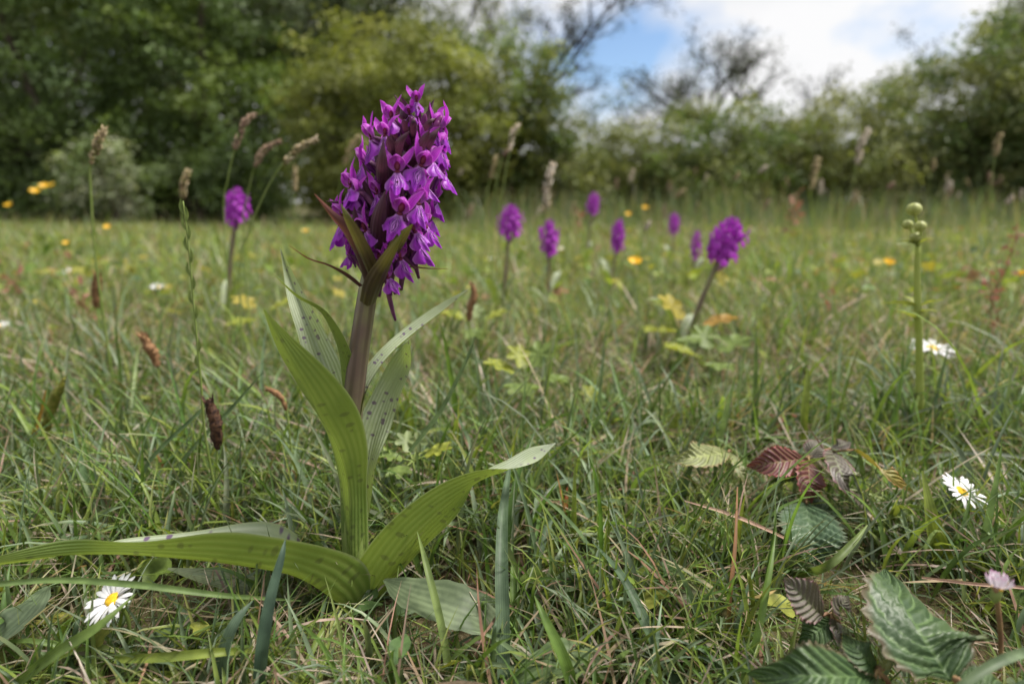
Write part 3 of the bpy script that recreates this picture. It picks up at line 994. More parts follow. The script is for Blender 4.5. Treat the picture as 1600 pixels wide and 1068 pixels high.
def sepal_mesh(side, seed):
    r = random.Random(seed)
    k = side
    P = [(k * .08, -.04, .06), (k * .30, .06, .36), (k * (.50 + r.uniform(-.12, .12)), .08, .74), (k * (.62 + r.uniform(-.2, .22)), r.uniform(-.1, .3), 1.14 + r.uniform(-.14, .1))]
    V, Fq, UV = ribbon(P, [.08, .185, .16, .01], (-k * .35, 1, .05), 9, 4, .45, .03, 1.2, seed)
    return MB().add(V, Fq, UV).mesh("sepal", M['sepal'])


def hood_mesh(seed):
    mb = MB()
    P = [(0, -.14, .04), (0, -.12, .32), (0, .06, .58), (0, .32, .62), (0, .46, .50)]
    V, Fq, UV = ribbon(P, [.14, .30, .33, .23, .02], [(0, 1, 0), (0, 1, -.2), (0, .6, -1), (0, -.1, -1), (0, -.3, -1)], 10, 6, .75)
    mb.add(V, Fq, UV)
    for k in (-1, 1):
        P = [(k * .12, -.06, .04), (k * .33, .06, .24), (k * .28, .24, .44), (k * .06, .36, .54)]
        V, Fq, UV = ribbon(P, [.07, .14, .13, .03], (-k, .4, -.3), 8, 4, .4)
        mb.add(V, Fq, UV)
    return mb.mesh("hood", M['hood'])


def column_mesh():
    mb = MB()
    mb.add(*ball((0, .05, .22), .13, .09, .20, 8, 6))
    mb.add(*ball((0, .06, -.03), .13, .05, .06, 8, 4))
    return mb.mesh("column", M['column'])


def spur_mesh(seed):
    r = random.Random(seed)
    V, Fq, UV = tube([(0, .04, -.10), (0, -.22, -.24), (r.uniform(-.06, .06), -.52, -.50), (r.uniform(-.1, .1), -.72, -.82)], [.14, .13, .10, .06], 10, 8)
    return MB().add(V, Fq, UV).mesh("spur", M['spur'])


def ovary_mesh():
    V, Fq, UV = tube([(0, -.06, .02), (0, -.45, -.12), (0, -1.0, -.62), (0, -1.7, -1.45), (0, -2.1, -2.05)], [.09, .13, .16, .13, .08], 12, 8, .1)
    return MB().add(V, Fq, UV).mesh("ovary", M['ovary'])


LIPS = [lip_mesh(s) for s in range(4)]
SEPL = [sepal_mesh(-1, s) for s in range(4)]
SEPR = [sepal_mesh(1, s + 9) for s in range(4)]
HOODS = [hood_mesh(s) for s in range(2)]
COLM, OVA = column_mesh(), ovary_mesh()
SPURS = [spur_mesh(s) for s in range(3)]


def axis_at(py):
    ys = np.array([s[1] for s in stem_px])[::-1]
    i = [np.interp(py, ys, AX[::-1, k]) for k in range(3)]
    return np.array(i)


def flower(pos, az, pitch=0.0, roll=0.0, s=1.0):
    """az 0 faces the lens, +90 faces the picture's right; pitch lifts the face"""
    Mx = Matrix.Translation(Vector(pos - OB)) @ Matrix.Rotation(az + math.pi, 4, 'Z') @ Matrix.Rotation(pitch, 4, 'X') @ Matrix.Rotation(roll, 4, 'Y') @ Matrix.Scale(SC * s, 4)
    f = ob("flower", None, orchid, mw=Mx)
    ob("lip", random.choice(LIPS), f)
    ob("sepal", random.choice(SEPL), f)
    ob("sepal", random.choice(SEPR), f)
    ob("hood", random.choice(HOODS), f)
    ob("column", COLM, f)
    ob("spur", random.choice(SPURS), f)
    ob("ovary", OVA, f)
    return f


# seen from the meadow path: where each flower of the visible side opens (picture x, y, facing in degrees)
front = [(651, 158, 5, .62), (612, 186, -35, .85), (640, 178, 20, .6), (581, 216, -60, .95), (687, 196, 65, .85), (658, 258, 28, 1.0), (621, 268, 5, 1.0), (684, 252, 70, .95),
         (549, 292, -55, 1.0), (565, 252, -80, .95), (625, 333, 0, 1.08), (662, 318, 40, 1.05), (674, 354, 75, 1.0), (528, 352, -80, 1.05),
         (557, 326, -60, 1.0), (694, 228, 85, .9), (660, 382, 60, 1.0), (634, 404, 45, .95), (606, 434, 30, .8), (572, 360, -40, .95), (592, 405, -20, .7),
         (602, 212, -25, .8), (672, 222, 40, .75), (590, 302, -45, .85), (668, 286, 60, .95), (648, 362, 35, .9), (552, 372, -80, .85), (536, 338, -58, .95), (556, 300, -48, .9), (545, 398, -70, .6), (618, 378, 15, .75)]
for (x, y, a, s) in front:
    az = R(a)
    c = axis_at(y + 8)
    r = .029 * s if y > 200 else .020 * s
    pos = W(x - (9 if a > 35 else 0) + (4 if a < -70 else 0), y, c[1] - r * math.cos(az))
    flower(pos, az, R(random.uniform(-2, 26)), R(random.uniform(-25, 25)), s * 1.04)
# the far side of the spike
for k in range(24):
    t = k / 23
    y = 392 - 200 * t
    a = 2.39996 * k
    az = math.pi + math.sin(a) * 1.35
    c = axis_at(y + 8)
    r = .022 * (1 - .35 * max(0, t - .6) / .4)
    pos = c + np.array([math.sin(az) * r, -math.cos(az) * r, 0])
    flower(pos, az, R(random.uniform(-4, 12)), R(random.uniform(-14, 14)), random.uniform(.85, 1.0))

# unopened buds at the tip
bud_m = MB()
V, Fq, UV = ball((0, 0, .45), .17, .15, .5, 8, 8)
V[:, 1] += .12 * (V[:, 2]) ** 2
BUD = MB().add(V, Fq, UV).mesh("bud", M['bud'])
for (x, y, a, s, ln) in [(660, 200, 20, .9, .1), (672, 212, 30, 1.0, .35), (648, 205, -10, .9, -.05), (663, 228, 20, 1.0, .2), (640, 218, -20, .85, -.2), (676, 196, 45, .8, .5), (654, 182, 0, .7, .1)]:
    c = axis_at(y)
    pos = W(x, y + 8, c[1] - .012)
    Mx = Matrix.Translation(Vector(pos - OB)) @ Matrix.Rotation(R(a) + math.pi, 4, 'Z') @ Matrix.Rotation(-ln, 4, 'Y') @ Matrix.Rotation(-.25, 4, 'X') @ Matrix.Scale(SC * s, 4)
    ob("bud", BUD, orchid, mw=Mx)

# bracts: the large ones one by one (picture x, y, nearness of each point), then one under each other flower
tow = np.array([0, 1, .1])


def bract(px, hw, mat, up=tow, cup=.7, n=14):
    P = [W(x, y, YO + d) for x, y, d in px]
    V, Fq, UV = ribbon(P, [m_px(p, w) for p, w in zip(P, hw)], up, n, 4, cup)
    return part("bract", V, Fq, UV, mat)


bract([(573, 445, .000), (562, 405, -.014), (540, 362, -.024), (517, 335, -.028), (491, 303, -.026)], [9, 14, 12, 6, .6], 'bract_red', (.3, 1, .2))
bract([(584, 450, -.003), (574, 418, -.018), (556, 375, -.030), (541, 342, -.036), (532, 318, -.036)], [9, 14, 12, 7, .6], 'bract_green', (.3, 1, .2))
bract([(574, 478, -.002), (584, 448, -.016), (600, 415, -.028), (617, 385, -.034), (630, 362, -.035)], [12, 15, 11, 6, .6], 'bract_green', (-.3, 1, .2))
bract([(562, 448, .002), (540, 431, -.006), (512, 415, -.014), (482, 405, -.020), (452, 384, -.024)], [5, 6, 4, 3, .8], 'bract_red', (.1, .4, 1), .5)
bract([(592, 432, .0), (612, 424, -.004), (640, 418, -.006), (668, 420, -.004), (700, 420, .0)], [6, 5, 4, 2, .7], 'bract_red', (-.1, .4, 1), .5)
bract([(588, 400, -.002), (588, 370, -.016), (592, 335, -.023), (602, 298, -.024)], [8, 13, 11, .8], 'bract')
bract([(600, 420, .0), (612, 398, -.016), (630, 370, -.024), (645, 350, -.028)], [8, 11, 8, .6], 'bract_green', (-.3, 1, .2))
bract([(594, 300, .0), (594, 275, -.016), (596, 250, -.022), (599, 217, -.022)], [8, 10, 8, .6], 'bract')
bract([(616, 262, .002), (618, 240, -.012), (626, 220, -.018), (640, 205, -.018)], [7, 8, 6, .6], 'bract')
bract([(612, 262, .002), (612, 240, -.012), (609, 225, -.016), (606, 212, -.018)], [8, 9, 7, .6], 'bract')
bract([(638, 262, .004), (648, 240, -.010), (660, 222, -.016), (672, 202, -.018)], [7, 9, 7, .6], 'bract')
bract([(644, 226, .008), (644, 205, -.004), (646, 190, -.008), (647, 182, -.006)], [4, 5, 4, .6], 'bract')
bract([(636, 218, .008), (632, 202, -.004), (632, 190, -.008), (633, 186, -.008)], [4, 5, 4, .6], 'bract')
bract([(655, 216, .008), (662, 202, -.004), (672, 190, -.008), (680, 185, -.006)], [4, 5, 4, .6], 'bract')
bract([(656, 246, .008), (666, 226, -.006), (676, 212, -.010), (688, 198, -.008)], [6, 8, 6, .6], 'bract')
bract([(575, 400, .004), (562, 375, -.006), (556, 350, -.012), (553, 322, -.014)], [7, 9, 7, .6], 'bract')
bract([(606, 350, .004), (608, 325, -.012), (612, 300, -.020), (622, 282, -.022)], [7, 9, 7, .6], 'bract')
bract([(560, 345, .012), (545, 328, .006), (530, 318, .0), (510, 314, -.004)], [4, 5, 3, .6], 'bract')
for k in range(34):
    t = k / 33
    y = 425 - 235 * t
    az = 2.39996 * k + .7
    c = axis_at(y)
    d = np.array([math.sin(az), -math.cos(az), 0])
    Ln = .024 - .012 * t
    P = [c + d * .002, c + d * .011 + (0, 0, Ln * .35), c + d * (.016 - .006 * t) + (0, 0, Ln * .75), c + d * (.018 - .007 * t) + (0, 0, Ln * 1.1)]
    V, Fq, UV = ribbon(P, [.0022, .0034, .0026, .0002], -d + np.array([0, 0, .3]), 10, 4, .7)
    part("bract", V, Fq, UV, 'bract')


# ================================================================== ORCHIDS FARTHER OFF
def far_flower_mesh(seed):
    mb = MB()
    r = random.Random(seed)
    V, Fq, UV = ribbon([(0, .05, 0), (0, .3, -.4), (0, .32, -.95)], [.16, .5, .38], (0, 1, .2), 6, 4, -.3)
    mb.add(V, Fq, UV)
    for k in (-1, 1):
        V, Fq, UV = ribbon([(k * .08, 0, .05), (k * .3, .05, .45), (k * .5, r.uniform(-.1, .2), .95)], [.1, .22, .02], (0, 1, 0), 6, 2, .4)
        mb.add(V, Fq, UV)
    V, Fq, UV = ribbon([(0, -.1, .05), (0, .0, .4), (0, .35, .5)], [.15, .3, .05], [(0, 1, 0), (0, .6, -1), (0, 0, -1)], 6, 4, .7)
    mb.add(V, Fq, UV)
    V, Fq, UV = tube([(0, 0, -.05), (0, -.6, -.4), (0, -1.6, -1.5)], [.15, .13, .08], 6, 5)
    mb.add(V, Fq, UV)
    return mb.mesh("flower", M['petal_far'])


FARF = [far_flower_mesh(s) for s in range(3)]


def far_orchid(top, bot, ypx_half, Y, label, n=34, lean=None, leaves=3, seed=0):
    """top, bot: picture points of the tip and foot of the flower spike"""
    rr = random.Random(seed)
    a, b = W(*bot, Y), W(*top, Y)
    hw = m_px(a, ypx_half * 1.1)
    d = nrm(b - a)
    foot = a - d * (a[2] / max(d[2], .3)) * .98
    foot[2] = float(gz(foot[0], foot[1]))
    root = thing("distant_orchid", label, "orchid", foot, "smaller orchids farther out in the meadow")
    V, Fq, UV = tube([foot - (0, 0, .01), foot * .5 + a * .5 + (rr.uniform(-.004, .004), 0, 0), a, b], [.0042, .0038, .0032, .0012], 14, 8)
    mb = MB().add(V - foot, Fq, UV)
    ob("stem", mb.mesh("stem", M['stem']), root)
    L = np.linalg.norm(b - a)
    for k in range(n):
        t = k / (n - 1)
        az = 2.39996 * k
        prof = (1 - (max(0, t - .62) / .38) ** 2 * .6) * (.82 + .18 * min(1, t * 5)) * rr.uniform(.72, 1.22)
        r = max(.004, hw * prof - .006)
        c = a + (b - a) * (t * .97)
        pos = c + np.array([math.sin(az), -math.cos(az), 0]) * r
        s = min(1.15, hw / .017) * (1 - .35 * max(0, t - .6) / .4)
        Mx = Matrix.Translation(Vector(pos - foot)) @ Matrix.Rotation(az + math.pi, 4, 'Z') @ Matrix.Rotation(rr.uniform(-.1, .3), 4, 'X') @ Matrix.Rotation(rr.uniform(-.3, .3), 4, 'Y') @ Matrix.Scale(SC * s * .95, 4)
        ob("flower", rr.choice(FARF), root, mw=Mx)
    for k in range(leaves):
        az = 2.2 * k + seed
        dd = np.array([math.cos(az), math.sin(az), 0])
        H = rr.uniform(.05, .10)
        P = [foot, foot + dd * .012 + (0, 0, H * .5), foot + dd * .035 + (0, 0, H), foot + dd * .06 + (0, 0, H * 1.1)]
        V, Fq, UV = ribbon(P, [.005, .009, .008, .0005], -dd + np.array([0, 0, .8]), 12, 4, .5)
        mb = MB().add(V - foot, Fq, UV)
        ob("leaf", mb.mesh("leaf", M['orchid_leaf']), root)
    return root


far_orchid((1146, 343), (1124, 402), 26, .82, "largest of the distant orchids, leaning on a bare purple stem", 40, seed=1)
far_orchid((800, 322), (795, 364), 18, 1.12, "distant orchid with a round flower head on a straight brown stem", 32, seed=2)
far_orchid((857, 345), (858, 392), 15, 1.18, "distant orchid with a ragged magenta head beside the round headed one", 30, seed=3)
far_orchid((968, 343), (963, 387), 12, 1.42, "slender distant orchid standing just behind the yellow buttercup", 30, seed=4)
far_orchid((929, 301), (925, 331), 10, 1.9, "small distant orchid lifted highest against the bush", 26, seed=5)
far_orchid((1054, 333), (1052, 362), 9, 2.0, "tiny dark distant orchid near the hedge bush", 24, seed=6)
far_orchid((1090, 360), (1086, 400), 10, 1.55, "fading distant orchid with few flowers beside the largest one", 16, seed=7)
far_orchid((372, 296), (368, 343), 18, 1.05, "distant orchid with a plump head among leaning seed stalks", 34, seed=8)


# ================================================================== GRASS STALKS WITH SEED HEADS
def seed_head(P, hw, dens, pal, seed, awn=1.0):
    """spikelets packed round the top of a stalk; P centre line"""
    rr = random.Random(seed)
    mb = MB()
    C = spline(P, 24)
    T = np.gradient(C, axis=0)
    L = np.linalg.norm(C[-1] - C[0])
    for k in range(dens):
        t = rr.random() ** .9
        i = min(22, int(t * 23))
        d = nrm(T[i])
        a = rr.uniform(0, 6.283)
        s1 = nrm(np.cross(d, (.3, .8, .2)))
        s2 = np.cross(d, s1)
        o = s1 * math.cos(a) + s2 * math.sin(a)
        prof = math.sin(math.pi * min(1, max(.06, t * .92 + .08))) ** .7
        q = C[i] + o * hw * prof * rr.uniform(.1, .75)
        dd = nrm(d + o * .45)
        ln, w = L * .16 * rr.uniform(.7, 1.3) * awn, hw * .38 * rr.uniform(.7, 1.2)
        n1 = nrm(np.cross(dd, o + .01))
        n2 = np.cross(dd, n1)
        V = np.array([q, q + dd * ln * .45 + n1 * w, q + dd * ln * .45 + n2 * w, q + dd * ln * .45 - n1 * w, q + dd * ln * .45 - n2 * w, q + dd * ln])
        mb.add(V, [(0, 2, 1), (0, 3, 2), (0, 4, 3), (0, 1, 4), (5, 1, 2), (5, 2, 3), (5, 3, 4), (5, 4, 1)], None, np.array(rr.choice(pal)) * rr.uniform(.8, 1.2))
    return mb


BEIGE = [(.36, .29, .17), (.42, .35, .23), (.30, .22, .13), (.26, .23, .10)]
PINKB = [(.30, .20, .15), (.36, .27, .20), (.24, .16, .12)]
WHITEB = [(.5, .44, .36), (.42, .34, .26), (.55, .50, .44)]


def stalk(px, Y, head_from, hw_px, label, pal=BEIGE, rad=.0009, dens=110, name="grass_stalk", group="grass stalks with seed heads", seed=0):
    """px: picture points from the tip downwards; head_from: how many of them carry the seed head"""
    P = [W(x, y, Y) for x, y in px][::-1]
    f = P[0].copy()
    d = P[0] - P[1]
    if f[2] > .01:
        k = min(1.0, .35 * f[2] / max(1e-6, abs(d[2]) + 1e-6))
        f = np.array([f[0] + d[0] * k, f[1], float(gz(f[0], f[1]))])
        P = [f - (0, 0, .004)] + P
    root = thing(name, label, "grass stalk", f, group)
    V, Fq, UV = tube(np.array(P) - f, [rad * 1.3] + [rad] * (len(P) - 2) + [rad * .5], 26, 5)
    ob("stem", MB().add(V, Fq, UV).mesh("stem", M['green_stem']), root)
    H = np.array(P[-head_from:])
    mb = seed_head(H - f, m_px(H[0], hw_px * .62), dens, pal, seed)
    ob("seed_head", mb.mesh("seed_head", M['straw']), root)
    return root


stalk([(162, 203), (152, 225), (141, 258), (143, 320), (150, 410)], .60, 3, 8, "stout grass stalk with a bent beige seed head over the pale shrub", seed=1, rad=.0012)
stalk([(294, 268), (288, 285), (284, 312), (286, 360)], .85, 3, 8, "grass stalk with a short ragged beige seed head", seed=2)
stalk([(393, 180), (378, 200), (366, 235), (356, 280), (350, 345)], .72, 3, 6, "grass stalk with a slim pinkish seed head beside the plump distant orchid", PINKB, seed=3)
stalk([(435, 222), (412, 236), (397, 262), (386, 310), (380, 360)], .80, 3, 6, "grass stalk with a drooping pinkish seed head", PINKB, seed=4)
stalk([(491, 219), (468, 232), (440, 258), (412, 305), (388, 365), (375, 420)], .66, 3, 7, "arching grass stalk with a spreading beige seed head beside the flowering orchid", WHITEB[:2] + BEIGE, seed=5)
stalk([(462, 262), (460, 300), (460, 350)], 1.1, 2, 5, "straight grass stalk with a narrow seed head behind the arching one", seed=6)
stalk([(560, 215), (548, 232), (536, 260), (528, 330)], 1.2, 3, 5, "faint grass stalk tipped towards the magenta flowers", seed=7)
stalk([(808, 196), (800, 212), (796, 238), (787, 290), (780, 350)], .95, 3, 6, "grass stalk with a whitish seed head before the round bush", WHITEB, seed=8)
stalk([(795, 232), (785, 245), (775, 290), (770, 345)], 1.0, 2, 6, "grass stalk with a stubby pale seed head beside the whitish one", PINKB, seed=9)
stalk([(775, 245), (765, 280), (757, 345)], 1.1, 2, 4, "thin green grass stalk before the dark hollow of the bushes", seed=10)
stalk([(862, 262), (856, 285), (853, 330), (850, 370)], 1.15, 3, 8, "grass stalk with a fluffy cream seed head above the ragged orchid", WHITEB, seed=11)
stalk([(1355, 206), (1346, 225), (1338, 260), (1325, 330)], 1.35, 3, 6, "tall grass stalk with a cream seed head before the olive bush", WHITEB, seed=12)
stalk([(1278, 250), (1272, 270), (1268, 300), (1262, 350)], 1.5, 3, 6, "grass stalk with an upright beige seed head under the olive bush", seed=13)
stalk([(1198, 259), (1186, 270), (1174, 285), (1160, 330)], 1.6, 2, 7, "grass stalk with a leaning cream seed head above the largest distant orchid", WHITEB, seed=14)
stalk([(1155, 270), (1147, 282), (1140, 300), (1134, 340)], 1.7, 2, 6, "grass stalk with a small beige seed head under the hedge bush", seed=15)
stalk([(1563, 211), (1558, 226), (1554, 245), (1548, 300), (1542, 370)], 1.2, 3, 7, "tall grass stalk with a blunt seed head before the dark hollow", seed=16)
stalk([(1396, 286), (1386, 296), (1378, 312), (1374, 340)], 1.6, 2, 8, "grass stalk with a plump pinkish seed head over the budding herb", PINKB, seed=17)
stalk([(1460, 250), (1456, 268), (1450, 300), (1446, 350)], 1.8, 2, 6, "grass stalk with a grey seed head before the tall dense bush", seed=18)
stalk([(1486, 284), (1478, 300), (1470, 330)], 1.7, 2, 8, "grass stalk with a squat pale seed head before the tall dense bush", WHITEB, seed=19)
stalk([(1582, 306), (1572, 320), (1560, 345), (1548, 380)], 1.5, 2, 8, "grass stalk with a bowed pale seed head at the hedge end", WHITEB, seed=20)
stalk([(1016, 345), (1008, 360), (1002, 395)], 1.25, 2, 7, "short grass stalk with a white tuft behind the buttercup", WHITEB, seed=21)
stalk([(1070, 296), (1055, 308), (1040, 330), (1034, 360)], 1.9, 2, 6, "grass stalk with a feathered grey seed head before the hedge bush", seed=22)
for k in range(34):                       # many alike stand in the tall grass before the hedge
    Y = rng.uniform(2.2, 5.5)
    x = rng.uniform(880, 1620) if k < 28 else rng.uniform(700, 900)
    y = rng.uniform(262, 330)
    l = rng.uniform(-10, 14)
    stalk([(x + l, y), (x + l * .4, y + 55 / Y), (x, y + 110 / Y)], Y, 2, 10 / Y + 1.5, "thin grass stalk with a %s seed head in the tall grass before the hedge" % ["beige", "pinkish brown", "whitish"][k % 3], [BEIGE, PINKB, WHITEB][k % 3], .0011, 60, group="%s seed heads in the tall grass" % ["beige", "pinkish brown", "whitish"][k % 3], seed=100 + k)


def plain_blade(px, z_or_y, hw, col, label, name="grass_shoot", cat="grass", up=None, mat='bigblade', cup=.5, group=None, by_y=False, n=20):
    P = [W(x, y, q) if by_y else Zp(x, y, q) for (x, y), q in zip(px, z_or_y)]
    f = P[0].copy()
    h = [m_px(p, w) for p, w in zip(P, hw)]
    V, Fq, UV = ribbon(P, h, up if up is not None else (0, -.6, .8), n, 4, cup)
    mb = MB().add(V - f, Fq, UV, col)
    return ob(name, mb.mesh(name, M[mat]), None, label, cat, group, None, tuple(f))


BG, FG, YGc = (.085, .13, .075), (.10, .165, .035), (.17, .215, .04)
plain_blade([(788, 1100), (786, 980), (784, 880), (787, 790), (800, 705)], [.005, .028, .048, .062, .075], [9, 11, 10, 7, .6], BG, "broad blue green grass blade standing upright past the arching orchid leaf", up=(0, -1, .1))
plain_blade([(802, 1010), (803, 930), (800, 850)], [.004, .022, .038], [6, 6, 1], FG, "light green grass blade close against the broad blue green one", up=(0, -1, .1))
plain_blade([(845, 940), (838, 880), (852, 830), (866, 805)], [.004, .018, .03, .036], [8, 8, 6, 1], BG, "short blue green grass blade curving behind the upright one", up=(0, -1, .1))
plain_blade([(404, 1080), (412, 1000), (424, 930), (440, 870), (446, 842)], [.02, .045, .062, .075, .080], [9, 10, 8, 5, .6], (.06, .10, .07), "dark blue green grass blade crossing in front of the long low leaf", up=(.2, -1, .2))
plain_blade([(345, 1090), (350, 1030), (368, 975), (395, 938)], [.01, .03, .045, .05], [12, 12, 9, 1], (.085, .13, .085), "wide grey green grass blade bending over beside the dark blade", up=(-.2, -.8, .6))
plain_blade([(-30, 915), (90, 906), (220, 914), (350, 930), (470, 938)], [.055, .062, .058, .045, .02], [4, 4.5, 5, 4, 1], (.12, .18, .06), "long thin grass blade arching across in front of the open daisy", up=(0, -.7, .7))
plain_blade([(180, 1030), (260, 1026), (350, 1018), (410, 1016)], [.03, .036, .034, .022], [5, 7, 6, 2], YGc, "yellow green grass blade lying level below the open daisy", up=(0, -.7, .7))
plain_blade([(1060, 1075), (1010, 980), (970, 900), (925, 845)], [.004, .03, .042, .045], [9, 10, 7, .6], (.075, .12, .065), "dark grass blade leaning back over bare litter", up=(.4, -.8, .4))
plain_blade([(900, 1100), (880, 1030), (850, 965), (835, 930)], [.01, .035, .05, .055], [10, 10, 6, .6], FG, "bright grass blade leaning beside the broad blue green one", up=(.4, -.8, .4))
plain_blade([(705, 1080), (690, 980), (668, 890), (652, 830)], [.004, .03, .05, .058], [6, 6, 5, .6], (.14, .19, .06), "slim grass blade slanting in front of the grey plantain leaf", up=(.3, -.9, .3))
plain_blade([(310, 700), (306, 560), (299, 450), (287, 318)], [.0, .0, .0, .0], [2.6, 2.6, 2.2, 1], FG, "x") if False else None
plain_blade([(640, 705), (690, 640), (730, 560), (742, 525)], [.34, .35, .36, .365], [3, 3.5, 3, .6], (.10, .15, .06), "thin grass blade bowing up behind the pale spotted leaf", by_y=True, up=(-.3, -.9, .2))
plain_blade([(200, 800), (235, 720), (300, 655), (330, 625)], [.36, .37, .38, .385], [3, 3.5, 3, .6], (.075, .12, .05), "dark thin grass blade leaning towards the dark sedge spike", by_y=True, up=(-.3, -.9, .2))
plain_blade([(245, 800), (290, 715), (360, 640), (412, 580)], [.37, .38, .39, .395], [3, 3.5, 3, .6], (.085, .13, .055), "dark thin grass blade crossing under the dark sedge spike", by_y=True, up=(-.3, -.9, .2))
plain_blade([(20, 1075), (90, 1020), (160, 975), (215, 925)], [.02, .04, .05, .055], [9, 9, 7, 1], (.11, .165, .04), "green grass blade slanting up to the open daisy", up=(-.3, -.8, .5))
plain_blade([(1155, 1080), (1180, 1000), (1200, 900), (1212, 830)], [.005, .03, .052, .064], [6, 6, 5, .6], FG, "slim green grass blade between the red stalk and the bramble leaves", up=(-.1, -1, .1))
plain_blade([(1490, 895), (1462, 860), (1448, 800), (1440, 735)], [.004, .02, .045, .066], [14, 16, 11, 2], YGc, "wide pale green grass blade sheathing the foot of the budding herb", up=(.1, -1, .1), cup=.8)
plain_blade([(1240, 900), (1290, 885), (1330, 850), (1355, 820)], [.006, .03, .04, .045], [5, 6, 5, 1], (.14, .19, .06), "pale green grass blade curving over the dark bramble leaf", up=(-.2, -.7, .6))
plain_blade([(1485, 1085), (1530, 1050), (1580, 1025), (1640, 1010)], [.06, .066, .068, .06], [6, 7, 7, 5], (.13, .18, .10), "pale grass blade lying across the foot of the pink tipped daisy", up=(0, -.6, .8))
plain_blade([(1255, 690), (1256, 640), (1260, 600), (1262, 575)], [.44, .44, .445, .45], [5, 6, 5, .8], YGc, "bright upright grass blade behind the maroon bramble leaf", by_y=True, up=(0, -1, .1))
plain_blade([(1135, 1010), (1140, 930), (1148, 850), (1152, 760)], [.004, .03, .05, .07], [3, 3.6, 3, 1], (1, 1, 1), "red brown withered stalk standing before the bramble leaves", name="withered_stalk", cat="stalk", mat='red_stalk', up=(0, -1, .1))
plain_blade([(1245, 850), (1200, 828), (1140, 803), (1070, 782)], [.03, .045, .055, .058], [2, 2.6, 3, .8], (1, 1, 1), "pinkish dry grass blade reaching across to the red stalk", name="dry_grass", cat="grass", mat='dry', up=(0, -.7, .7))
plain_blade([(1655, 925), (1590, 917), (1520, 912), (1440, 902)], [.052, .054, .054, .05], [2, 2.4, 2.4, 1.6], (1, 1, 1), "pinkish dry twig running behind the pink tipped daisy", name="dry_twig", cat="twig", mat='dry', up=(0, -.7, .7), cup=1.0)
plain_blade([(880, 830), (884, 790), (886, 760)], [.01, .022, .03], [3, 3.5, 1], (.36, .10, .03), "small orange red withered blade in the litter", name="withered_grass", mat='bigblade', up=(0, -1, .1))
plain_blade([(1010, 640), (930, 690), (860, 720), (800, 760)], [.01, .02, .024, .01], [2.5, 3, 3, 2], (.42, .36, .24), "straw coloured dry blade lying over the litter", name="dry_grass", mat='bigblade', up=(0, -.6, .8))
for k in range(46):                       # more broad blades that stand about the near turf
    x, y = rng.uniform(-40, 1640), rng.uniform(760, 1100)
    if 300 < x < 700 and y > 820 or 1180 < x < 1560 and y > 860:
        continue
    ln, an = rng.uniform(50, 130), rng.normal(0, .55)
    h = rng.uniform(.02, .05)
    dx, dy = math.sin(an) * ln, -math.cos(an) * ln
    c = [BG, FG, YGc, (.14, .19, .11)][k % 4]
    nm = ["blue green", "fresh green", "yellow green", "greyish green"][k % 4]
    plain_blade([(x, y), (x + dx * .45, y + dy * .5), (x + dx * .9, y + dy * .85), (x + dx * 1.3, y + dy)], [.002, h * .6, h * .95, h], [rng.uniform(2.5, 4.5), rng.uniform(3, 5.5), 3.5, .6], c,
                "broad %s grass shoot standing up from the near turf" % nm, up=(math.cos(an) * .3, -1, .3), group="broad %s shoots in the near turf" % nm)

# thin rye-grass spike
P = [W(x, y, .36) for x, y in [(322, 690), (314, 600), (303, 480), (294, 380), (286, 314)]]
f = P[0] - np.array([0, 0, P[0][2]])
root = thing("rye_grass_spike", "thin green rye grass spike with pressed spikelets rising beside the dark sedge", "grass stalk", f)
V, Fq, UV = tube(np.array([f + (0.004, 0, 0)] + P) - f, [.0009, .0009, .0008, .0007, .0006, .0004], 30, 5)
ob("stem", MB().add(V, Fq, UV).mesh("stem", M['green_stem']), root)
C = spline(P, 40)
for k in range(13):
    i = 12 + k * 2
    d = nrm(C[min(39, i + 1)] - C[i])
    s = 1 if k % 2 else -1
    V, Fq, UV = ribbon([C[i] + (s * .0006, 0, 0), C[i] + d * .004 + (s * .0018, 0, 0), C[i] + d * .009 + (s * .0012, 0, 0)], [.0004, .0011, .0001], (0, -1, 0), 6, 2, .5)
    ob("spikelet", MB().add(V - f, Fq, UV, (.16, .21, .07)).mesh("spikelet", M['herb']), root)


def sedge(px, Y, hw, mat, label, head, name="sedge_spike", stem_mat='green_stem'):
    P = [W(x, y, Y) for x, y in px][::-1]
    H = P[-head:]
    f = P[0].copy()
    if f[2] > .004:
        f = np.array([f[0], f[1], 0.0])
        P = [f] + P
    root = thing(name, label, "sedge", f)
    V, Fq, UV = tube(np.array(P) - f, [.0008] * len(P), 16, 5)
    ob("stem", MB().add(V, Fq, UV).mesh("stem", M[stem_mat]), root)
    r = m_px(H[0], hw)
    V, Fq, UV = tube(np.array(H) - f, [r * .5] + [r] * (len(H) - 2) + [r * .25] if len(H) > 2 else [r, r * .4], 22, 10)
    V += rng.normal(0, r * .16, V.shape)
    mb = MB().add(V, Fq, UV)
    C = spline(np.array(H) - f, 20)
    for k in range(46):
        i = rng.integers(0, 19)
        d = nrm(C[i + 1] - C[i])
        a = rng.normal(size=3)
        a = nrm(a - d * np.dot(a, d))
        q = C[i] + a * r * .8
        b = np.cross(d, a) * r * .35
        mb.add([q - b, q + b, q + d * r * 1.6 + a * r * .5], [(0, 1, 2)], None)
    ob("spike", mb.mesh("spike", M[mat]), root)


